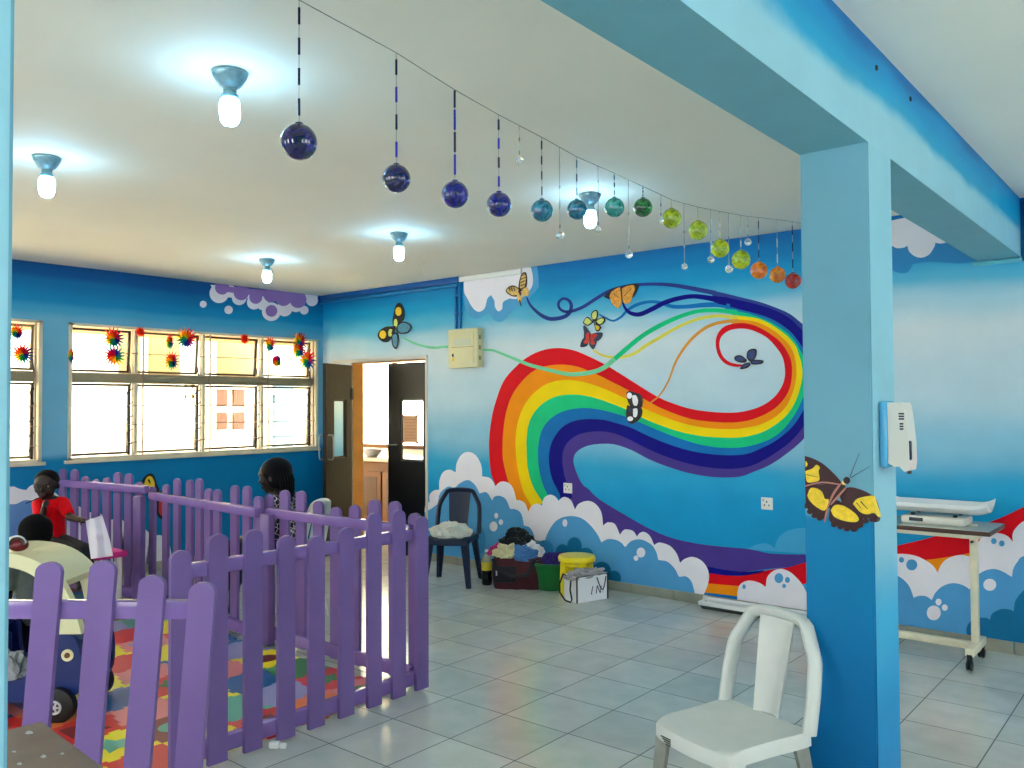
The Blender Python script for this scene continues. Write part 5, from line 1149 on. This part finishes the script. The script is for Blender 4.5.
MB().use(m_nb).prism(hood, (0, -.145, 0), (1, 0, 0), (0, 0, 1), (0, .29, 0)).build('hood', t)
rear = [(-.15, .45), (-.34, .46), (-.38, .36), (-.36, .13), (-.34, .13), (-.36, .36), (-.33, .43), (-.15, .42)]
MB().use(m_nb).prism(rear, (0, -.145, 0), (1, 0, 0), (0, 0, 1), (0, .29, 0)).build('rear_panel', t)
MB().use(m_tyre).box((0, 0, .14), (.66, .28, .03), bevel=.01).build('floor_pan', t)
MB().use(m_nb).box((-.17, 0, .25), (.06, .26, .26), bevel=.02).box((-.1, 0, .24), (.18, .26, .05), bevel=.02).build('seat', t)
outer = [(.385, .44), (.35, .56), (.28, .70), (.17, .80), (.03, .846), (-.12, .85), (-.25, .815), (-.33, .74), (-.37, .60), (-.375, .44)]
inner = [(.25, .44), (.235, .54), (.20, .66), (.13, .74), (.0, .782), (-.11, .784), (-.2, .75), (-.245, .64), (-.26, .44)]
oo, ii = smooth2(outer, 4), smooth2(inner, 4)
for y0, y1 in ((-.185, -.14), (.14, .185)):
    MB().use(m_cre).prism(oo+ii[::-1], (0, y0, 0), (1, 0, 0), (0, 0, 1), (0, y1-y0, 0)).build('roof_pillar', t, auto=35)
rp = MB().use(m_cre); top = oo[8:30]; low = [(x*.95, z-.035) for x, z in top]
rp.prism(top+low[::-1], (0, -.14, 0), (1, 0, 0), (0, 0, 1), (0, .28, 0)).build('roof', t, auto=35)
for x in (-.24, .275):
    for y in (-.195, .195):
        w_ = MB().use(m_tyre).lathe([(0, -.03), (.07, -.03), (.088, -.022), (.088, .022), (.07, .03), (0, .03)], (x, y, .088), 28, Matrix.Rotation(pi/2, 4, 'X')).build('wheel', t)
        s = -1 if y < 0 else 1
        hb = MB().use(m_hub).tube([(x+.03*cos(2*pi*k/20), y+s*.032, .088+.03*sin(2*pi*k/20)) for k in range(20)], .006, 6, closed=True)
        for k in range(5): a = 2*pi*k/5; hb.tube([(x, y+s*.032, .088), (x+.03*cos(a), y+s*.032, .088+.03*sin(a))], .005, 6)
        hb.build('hub', w_)
MB().use(mat('car_badge', (236, 226, 180), .4)).lathe([(0, 0), (.03, 0), (.03, .006), (.02, .007), (.018, .004), (0, .004)], (.315, -.181, .335), 24, Matrix.Rotation(pi/2, 4, 'X')).use(mat('badge_brown', (110, 70, 30), .4)).lathe([(0, .004), (.014, .005), (.012, .012), (0, .013)], (.315, -.181, .335), 16, Matrix.Rotation(pi/2, 4, 'X')).build('headlight', t)
# small toy on the roof
p = at_d(18.5, 541, 4.27)
t2 = thing('small_toy', 'little dark red and white toy resting on the cream roof of the toy car', 'toy', (p.x, p.y, .852), YAW)
MB().use(mat('toy_red', (110, 18, 26), .35)).ball((0, 0, .035), .05, 3, (1, .7, .68)).build('body', t2)
rg_ = [(.045*cos(a), -.02, .045+.034*sin(a)) for a in [pi*k/8 for k in range(9)]]
MB().use(m_wtrim).tube(rg_, .008, 6).build('rim', t2); MB().use(m_dk).tube([(x*.8+.012, y-.014, z-.004) for x, y, z in rg_], .006, 6).build('band', t2)
b = crumple((0, 0, 0), (.12, .08, .15), mat('cloth_silver', (162, 166, 170), .8, var=.25, vscale=26), 41, amp=.4, freq=2.8); o = b.build('garment')
w = world_of(t) @ V((-.03, -.1, .16)); o.location = w; o.rotation_euler = (0, 0, YAW); tag(o, 'silvery grey cloth bundle inside the toy car', 'clothes')

# ================================================================== PEOPLE
def fused(name, chains, balls, m, parent, vox=.008, sm=4):
    """one continuous skin: tapered limbs and lumps fused by a voxel remesh"""
    b = MB().use(m)
    for ch in chains:
        pts = [V(p) for p, r in ch]; rs = [r for p, r in ch]
        for i in range(len(pts)-1):
            b.tube([pts[i].lerp(pts[i+1], k/3) for k in range(4)], [rs[i]+(rs[i+1]-rs[i])*k/3 for k in range(4)], 12)
        for p, r in zip(pts, rs): b.ball(p, r*.995, 2)
    for c, r, sc, M in balls: b.ball(c, r, 3, sc, M)
    o = b.build(name)
    md = o.modifiers.new('r', 'REMESH'); md.mode = 'VOXEL'; md.voxel_size = vox; md.use_smooth_shade = True
    s = o.modifiers.new('s', 'SMOOTH'); s.iterations = sm; s.factor = .5
    bpy.context.view_layer.update(); dg = bpy.context.evaluated_depsgraph_get()
    me = bpy.data.meshes.new_from_object(o.evaluated_get(dg)); old = o.data
    o.modifiers.clear(); o.data = me; bpy.data.meshes.remove(old); me.name = name
    if not me.materials: me.materials.append(m)
    for p in me.polygons: p.use_smooth = True
    if parent is not None:
        me.transform(world_of(parent).inverted()); o.parent = parent
    return o
def frame(fwd, up=(0, 0, 1)):
    f = V(fwd).normalized(); r = f.cross(V(up)).normalized(); u = r.cross(f)
    return Matrix(((r.x, f.x, u.x, 0), (r.y, f.y, u.y, 0), (r.z, f.z, u.z, 0), (0, 0, 0, 1)))     # local x right, y forward, z up
def head_balls(c, R, s):
    """s = half head height; skull, jaw, nose, brow, cheeks, lips and ears"""
    T = lambda x, y, z: V(c)+(R @ V((x*s, y*s, z*s)))
    B = [(T(0, -.05, .18), s, (.74, .90, .80), R), (T(0, .16, -.30), s, (.56, .58, .66), R), (T(0, .42, -.72), s, (.26, .26, .22), R), (T(0, .82, -.20), s, (.13, .17, .10), R), (T(0, .74, -.05), s, (.08, .13, .22), R), (T(0, .70, .22), s, (.50, .16, .12), R),
         (T(0, .68, -.50), s, (.22, .14, .07), R), (T(0, .66, -.60), s, (.20, .13, .07), R)]
    for k in (-1, 1): B += [(T(k*.36, .55, -.22), s, (.22, .20, .22), R), (T(k*.74, -.05, -.08), s, (.09, .18, .26), R)]
    return B, T
def face(c, R, s, parent, iris=(24, 14, 10), lip=(70, 32, 30)):
    T = lambda x, y, z: V(c)+(R @ V((x*s, y*s, z*s)))
    me_w = mat('eye_white', (206, 200, 194), .2); me_i = mat('eye_dark', iris, .15)
    for k in (-1, 1):
        e = MB().use(me_w).ball(T(k*.29, .69, .05), s*.085, 3, (1.1, .62, .6), R).use(me_i).ball(T(k*.285, .755, .05), s*.05, 2, (1, .6, 1), R).build('eye', parent, world=True)
    MB().use(mat('lips_%d' % lip[0], lip, .4)).ball(T(0, .775, -.50), s*.19, 3, (1, .32, .24), R).ball(T(0, .765, -.585), s*.17, 3, (1, .32, .28), R).build('lips', parent, world=True)
def hand(wrist, direction, palm_n, s, curl=.5):
    """palm, four unequal bent fingers and a thumb off the side of the palm"""
    d = V(direction).normalized(); n = V(palm_n); n = (n-d*n.dot(d)).normalized(); w = d.cross(n)
    W = V(wrist); ch = []; pal = W+d*.045*s
    balls = [(pal, .032*s, (1, 1, 1), frame(d, n) @ Matrix.Diagonal((.95, 1.35, .48, 1)))]
    for k, (L, off) in enumerate(((.060, -.027), (.070, -.009), (.066, .009), (.052, .026))):
        p0 = W+d*.076*s+w*off*s; a = curl*(.8+.15*k)
        p1 = p0+(d*cos(a)+n*sin(a))*L*.45*s; p2 = p1+(d*cos(a*2.1)+n*sin(a*2.1))*L*.33*s; p3 = p2+(d*cos(a*2.9)+n*sin(a*2.9))*L*.24*s
        ch.append([(p0, .0085*s), (p1, .0080*s), (p2, .0074*s), (p3, .0062*s)])
    b0 = W+d*.022*s-w*.026*s; b1 = b0+(d*.5-w*.75+n*.3).normalized()*.032*s; b2 = b1+(d*.85-w*.25+n*.45).normalized()*.028*s
    ch.append([(b0, .011*s), (b1, .0095*s), (b2, .0075*s)])
    return ch, balls
SK = mat('skin_deep_brown', (38, 21, 15), .45, var=.12, vscale=20); SK2 = mat('skin_dark', (34, 20, 15), .45, var=.12, vscale=20)
HAIR = mat('hair_black', (7, 6, 6), .7, spec=.2, bump=.6, bscale=160)

# --- child in the red shirt, sitting on the pink bench and looking at the camera
hc = at_d(46.5, 485, 6.2); tow = (EYE-hc); tow.z = 0; tow.normalize(); left = V((-.768, -.64, 0))
t = thing('person', 'young child in a red T-shirt sitting on the pink bench and holding a white sheet', 'person', (hc.x, hc.y, .487), 0, 'people in the play corner')
fw = (tow*.95+left*.32-V((0, 0, .10))).normalized(); R = frame(fw); s = .108
neck = at_d(49, 499, 6.22); chest = at_d(51, 511, 6.25); pel = at_d(53, 534, 6.3); pel.z = .575
shL = at_d(38.5, 503.5, 6.2); shR = at_d(63, 502.5, 6.25); elR = at_d(70, 517.5, 6.10); wrR = at_d(84, 520.8, 5.98); elL = at_d(41, 524, 6.02); wrL = at_d(44, 507.5, 6.0)
kn1 = at_d(84, 540, 6.05); an1 = at_d(90, 572, 5.98); kn2 = at_d(74, 545, 5.98); an2 = at_d(78, 580, 5.92)
kn1.z = .56; kn2.z = .545
hipR = pel+(shR-shL).normalized()*.05; hipL = pel-(shR-shL).normalized()*.05
hb, T = head_balls(hc, R, s)
h1, hbal1 = hand(wrR, (wrR-elR)+V((0, 0, -.03)), V((0, 0, -1)), .72, .6)
h2, hbal2 = hand(wrL, (hc+R @ V((0, .9*s, -.8*s)))-wrL, left*-1+V((0, 0, -.2)), .72, .75)
ft = lambda a, k: [(a, .026), (a+tow*.05+V((0, 0, -.03)), .024), (a+tow*.11+V((0, 0, -.04)), .018)]
fused('body', [[(hc-V((0, 0, .05)), .045), (neck, .036), (chest, .075), (pel, .078)], [(neck, .036), (shR, .036), (elR, .028), (wrR, .019)], [(neck, .036), (shL, .036), (elL, .028), (wrL, .019)], [(pel, .07), (hipR, .058), (kn1, .042), (an1, .026)], [(pel, .07), (hipL, .058), (kn2, .042), (an2, .026)], ft(an1, 1), ft(an2, 1)]+h1+h2, hb+hbal1+hbal2, SK, t, .0065)
face(hc, R, s, t)
fused('hair', [], [(T(0, -.13, .30), s, (.77, .88, .74), R)], mat('hair_cropped', (9, 7, 7), .9, spec=.15, bump=.8, bscale=200), t, .006, 2)
red = mat('shirt_red', (212, 6, 22), .8, spec=.15, var=.12, vscale=10)
sl = shR+(elR-shR)*.75; sl2 = shL+(elL-shL)*.6
fused('shirt', [[(neck-V((0, 0, .03)), .05), (chest, .088), (pel+V((0, 0, .02)), .092)], [(neck-V((0, 0, .03)), .045), (shR, .046), (sl, .044)], [(neck-V((0, 0, .03)), .045), (shL, .046), (sl2, .044)]], [], red, t, .007, 5)
fused('trousers', [[(pel, .084), (hipR, .068), (kn1, .052), (kn1.lerp(an1, .75), .042)], [(pel, .084), (hipL, .068), (kn2, .052), (kn2.lerp(an2, .75), .042)]], [], mat('trousers_black', (22, 20, 26), .8), t, .007, 5)
o = MB().use(mat('stick_dark', (50, 34, 28), .5)).tube([at_d(25.5, 503.5, 5.98), at_d(42.5, 496.5, 6.06)], .0045, 8).build('thin_stick'); tag(o, 'thin dark stick held at the mouth of the child in red', 'stick')
# sheet hanging from the hand
sh = MB().use(mat('sheet_white', (226, 222, 234), .75)); P = {}
L_, R_ = [(85.5, 521), (87, 532), (89, 545), (91, 559)], [(102, 515), (106, 528), (110, 541), (113, 556)]
n, mm = 14, 12
for i in range(n+1):
    f = i/n*3; k = min(2, int(f)); q = f-k
    l = (L_[k][0]+(L_[k+1][0]-L_[k][0])*q, L_[k][1]+(L_[k+1][1]-L_[k][1])*q); r = (R_[k][0]+(R_[k+1][0]-R_[k][0])*q, R_[k][1]+(R_[k+1][1]-R_[k][1])*q)
    for j in range(mm+1):
        g_ = j/mm; P[i, j] = at_d(l[0]+(r[0]-l[0])*g_, l[1]+(r[1]-l[1])*g_, 5.86+.025*sin(g_*9+i*.15)+.01*sin(i*.8))
A = {k: sh.bm.verts.new(v) for k, v in P.items()}; Bv = {k: sh.bm.verts.new(v+_fw*.003) for k, v in P.items()}
fs = []
for i in range(n):
    for j in range(mm):
        fs.append(sh.bm.faces.new((A[i, j], A[i, j+1], A[i+1, j+1], A[i+1, j]))); fs.append(sh.bm.faces.new((Bv[i, j], Bv[i+1, j], Bv[i+1, j+1], Bv[i, j+1])))
sh._tag(fs, True); o = sh.build('white_sheet'); tag(o, 'white sheet hanging from the hand of the child in red, over the pink bench', 'sheet')

# --- seated woman with braids, in profile to the left
f = V((-.857, -.515, 0)); sd = V((.515, -.857, 0))              # sd points to the camera side
P0 = V((-5.335, 3.725, .515))
hc = at_d(274.5, 476.5, 6.17); fwd = (f*.98+sd*.12-V((0, 0, .12))).normalized(); R = frame(fwd); s = .128
t = thing('person', 'woman with black braided hair and a dark patterned top sitting behind the far fence', 'person', (P0.x, P0.y, .43), 0, 'people in the play corner')
hb, T = head_balls(hc, R, s)
nb = hc-fwd*.045-V((0, 0, .135)); ch_ = P0+f*.02+V((0, 0, .27)); mid = P0+V((0, 0, .14))
S = [nb+sd*k*.16-V((0, 0, .045))-f*.01 for k in (1, -1)]; E_ = [S[i]+sd*(.03, -.03)[i]+f*.04-V((0, 0, .25)) for i in (0, 1)]; Wr = [P0+sd*(.08, -.08)[i]+f*.27+V((0, 0, .09)) for i in (0, 1)]
K = [P0+sd*(.09, -.09)[i]+f*.40+V((0, 0, -.01)) for i in (0, 1)]; An = [K[i]+f*.03+V((0, 0, -.43)) for i in (0, 1)]; Hp = [P0+sd*(.085, -.085)[i] for i in (0, 1)]
chains = [[(hc-V((0, 0, .07))-fwd*.03, .052), (nb, .046), (ch_, .105), (mid, .10), (P0, .115)]]; balls_ = list(hb)
for i in (0, 1):
    chains += [[(nb, .046), (S[i], .048), (E_[i], .036), (Wr[i], .024)], [(P0, .1), (Hp[i], .085), (K[i], .056), (An[i], .036)], [(An[i]-V((0, 0, .03)), .033), (An[i]+f*.09-V((0, 0, .048)), .028), (An[i]+f*.16-V((0, 0, .052)), .02)]]
    c_, b_ = hand(Wr[i], f*.8-sd*(.5, -.5)[i], V((0, 0, -1)), 1., .45); chains += c_; balls_ += b_
fused('body', chains, balls_, SK2, t, .008)
face(hc, R, s, t)
hairb = [(T(0, -.16, .28), s, (.84, .92, .82), R), (T(0, -.50, -.25), s, (.72, .52, .80), R), (T(.55, -.15, -.05), s, (.28, .42, .62), R), (T(-.55, -.15, -.05), s, (.28, .42, .62), R)]
hr = fused('hair', [], hairb, HAIR, t, .007, 3)
for k in range(11):
    a = -1.15+2.3*k/10
    p = [T(.80*sin(a), -.18-.74*cos(a), .25), T(.84*sin(a), -.26-.76*cos(a), -.35), T(.82*sin(a), -.24-.70*cos(a), -.95), T(.80*sin(a), -.20-.66*cos(a), -1.28)]
    b = MB().use(HAIR); pts = []; rs = []
    for i in range(16):
        q = i/15*3; kk = min(2, int(q)); pts.append(p[kk].lerp(p[kk+1], q-kk)); rs.append((.0135 if i % 2 else .0105)*(1-.25*i/15))
    b.tube(pts, rs, 8); b.build('braid', hr, world=True)
def pattern():
    m = bpy.data.materials.new('patterned_top'); m.use_nodes = True; nt = m.node_tree; b = nt.nodes['Principled BSDF']; tc = nt.nodes.new('ShaderNodeTexCoord')
    v = nt.nodes.new('ShaderNodeTexVoronoi'); v.inputs['Scale'].default_value = 26; v.feature = 'DISTANCE_TO_EDGE'; nt.links.new(tc.outputs['Object'], v.inputs['Vector'])
    r = nt.nodes.new('ShaderNodeValToRGB'); r.color_ramp.interpolation = 'CONSTANT'; r.color_ramp.elements[0].color = (*lin((206, 196, 200)), 1); r.color_ramp.elements[1].position = .05; r.color_ramp.elements[1].color = (*lin((24, 20, 34)), 1)
    nt.links.new(v.outputs['Distance'], r.inputs[0]); nt.links.new(r.outputs[0], b.inputs['Base Color']); b.inputs['Roughness'].default_value = .8; return m
ch = [[(nb-V((0, 0, .045)), .062), (ch_, .118), (mid, .114), (P0+V((0, 0, .01)), .126)]]
for i in (0, 1): ch += [[(nb-V((0, 0, .045)), .055), (S[i], .06), (S[i].lerp(E_[i], .75), .052)]]
fused('patterned_top', ch, [], pattern(), t, .008, 5)
fused('skirt', [[(P0, .126), (P0+f*.2, .125), (P0+f*.40-V((0, 0, .02)), .095)]]+[[(Hp[i], .095), (K[i], .068), (K[i].lerp(An[i], .55), .062)] for i in (0, 1)], [], mat('skirt_navy', (20, 26, 60), .8, var=.15, vscale=12), t, .009, 5)
MB().use(mat('collar_pink', (232, 206, 204), .7)).tube([nb+(sd*cos(a)*.062+f*sin(a)*.062)+V((0, 0, -.018-.02*sin(a))) for a in [2*pi*k/20 for k in range(20)]], .014, 8, closed=True).build('collar', t, world=True)

# --- small child standing behind the toy car, back of the head to the camera
hc = at_d(35, 534, 4.80); f = -(EYE-hc); f.z = 0; f.normalize(); sd = V((f.y, -f.x, 0)); R = frame((f*.96+left*.25).normalized()); s = .112
t = thing('person', 'small child with short black hair seen from behind, standing at the toy car', 'person', (hc.x, hc.y, 0), 0, 'people in the play corner')
hb, T = head_balls(hc, R, s)
nb = hc-V((0, 0, .125)); ch_ = nb-V((0, 0, .12)); pv = nb-V((0, 0, .33)); Z_ = pv.z
S = [nb+sd*k*.10-V((0, 0, .035)) for k in (1, -1)]; E_ = [S[i]+sd*(.03, -.03)[i]-V((0, 0, .14)) for i in (0, 1)]; Wr = [E_[i]+f*.08-V((0, 0, .08)) for i in (0, 1)]
Hp = [pv+sd*(.05, -.05)[i] for i in (0, 1)]; K = [V((Hp[i].x, Hp[i].y, Z_*.52)) for i in (0, 1)]; An = [V((Hp[i].x, Hp[i].y, .05)) for i in (0, 1)]
chains = [[(hc-V((0, 0, .06)), .045), (nb, .036), (ch_, .078), (pv, .078)]]; balls_ = list(hb)
for i in (0, 1):
    chains += [[(nb, .036), (S[i], .036), (E_[i], .028), (Wr[i], .019)], [(pv, .07), (Hp[i], .058), (K[i], .042), (An[i], .027)], [(An[i]-V((0, 0, .022)), .026), (An[i]+f*.09-V((0, 0, .026)), .02)]]
    c_, b_ = hand(Wr[i], f*.3-V((0, 0, 1)), sd*(-1, 1)[i], .62, .4); chains += c_; balls_ += b_
fused('body', chains, balls_, SK2, t, .0065)
face(hc, R, s, t)
fused('hair', [], [(T(0, -.13, .26), s, (.79, .90, .78), R), (T(0, -.35, -.05), s, (.70, .62, .62), R)], mat('hair_cropped', (16, 13, 12)), t, .006, 2)
gr = mat('shirt_grey_green', (112, 122, 122), .8, var=.2, vscale=16)
fused('shirt', [[(nb-V((0, 0, .03)), .05), (ch_, .09), (pv, .094)]]+[[(nb-V((0, 0, .03)), .045), (S[i], .046), (S[i].lerp(E_[i], .8), .044)] for i in (0, 1)], [], gr, t, .007, 5)
fused('shorts', [[(pv-V((0, 0, .02)), .086), (Hp[i], .068), (K[i], .056)] for i in (0, 1)], [], mat('shorts_navy', (24, 30, 60), .8), t, .007, 4)

# ================================================================== RENDER LOOK
SC.view_settings.view_transform = 'Standard'; SC.view_settings.look = 'None'; SC.view_settings.gamma = 1; SC.view_settings.use_curve_mapping = False
SC.view_settings.exposure = 1.65
SC.cycles.use_denoising = True
SC.cycles.max_bounces = 10; SC.cycles.diffuse_bounces = 6; SC.cycles.transparent_max_bounces = 16; SC.cycles.sample_clamp_indirect = 6
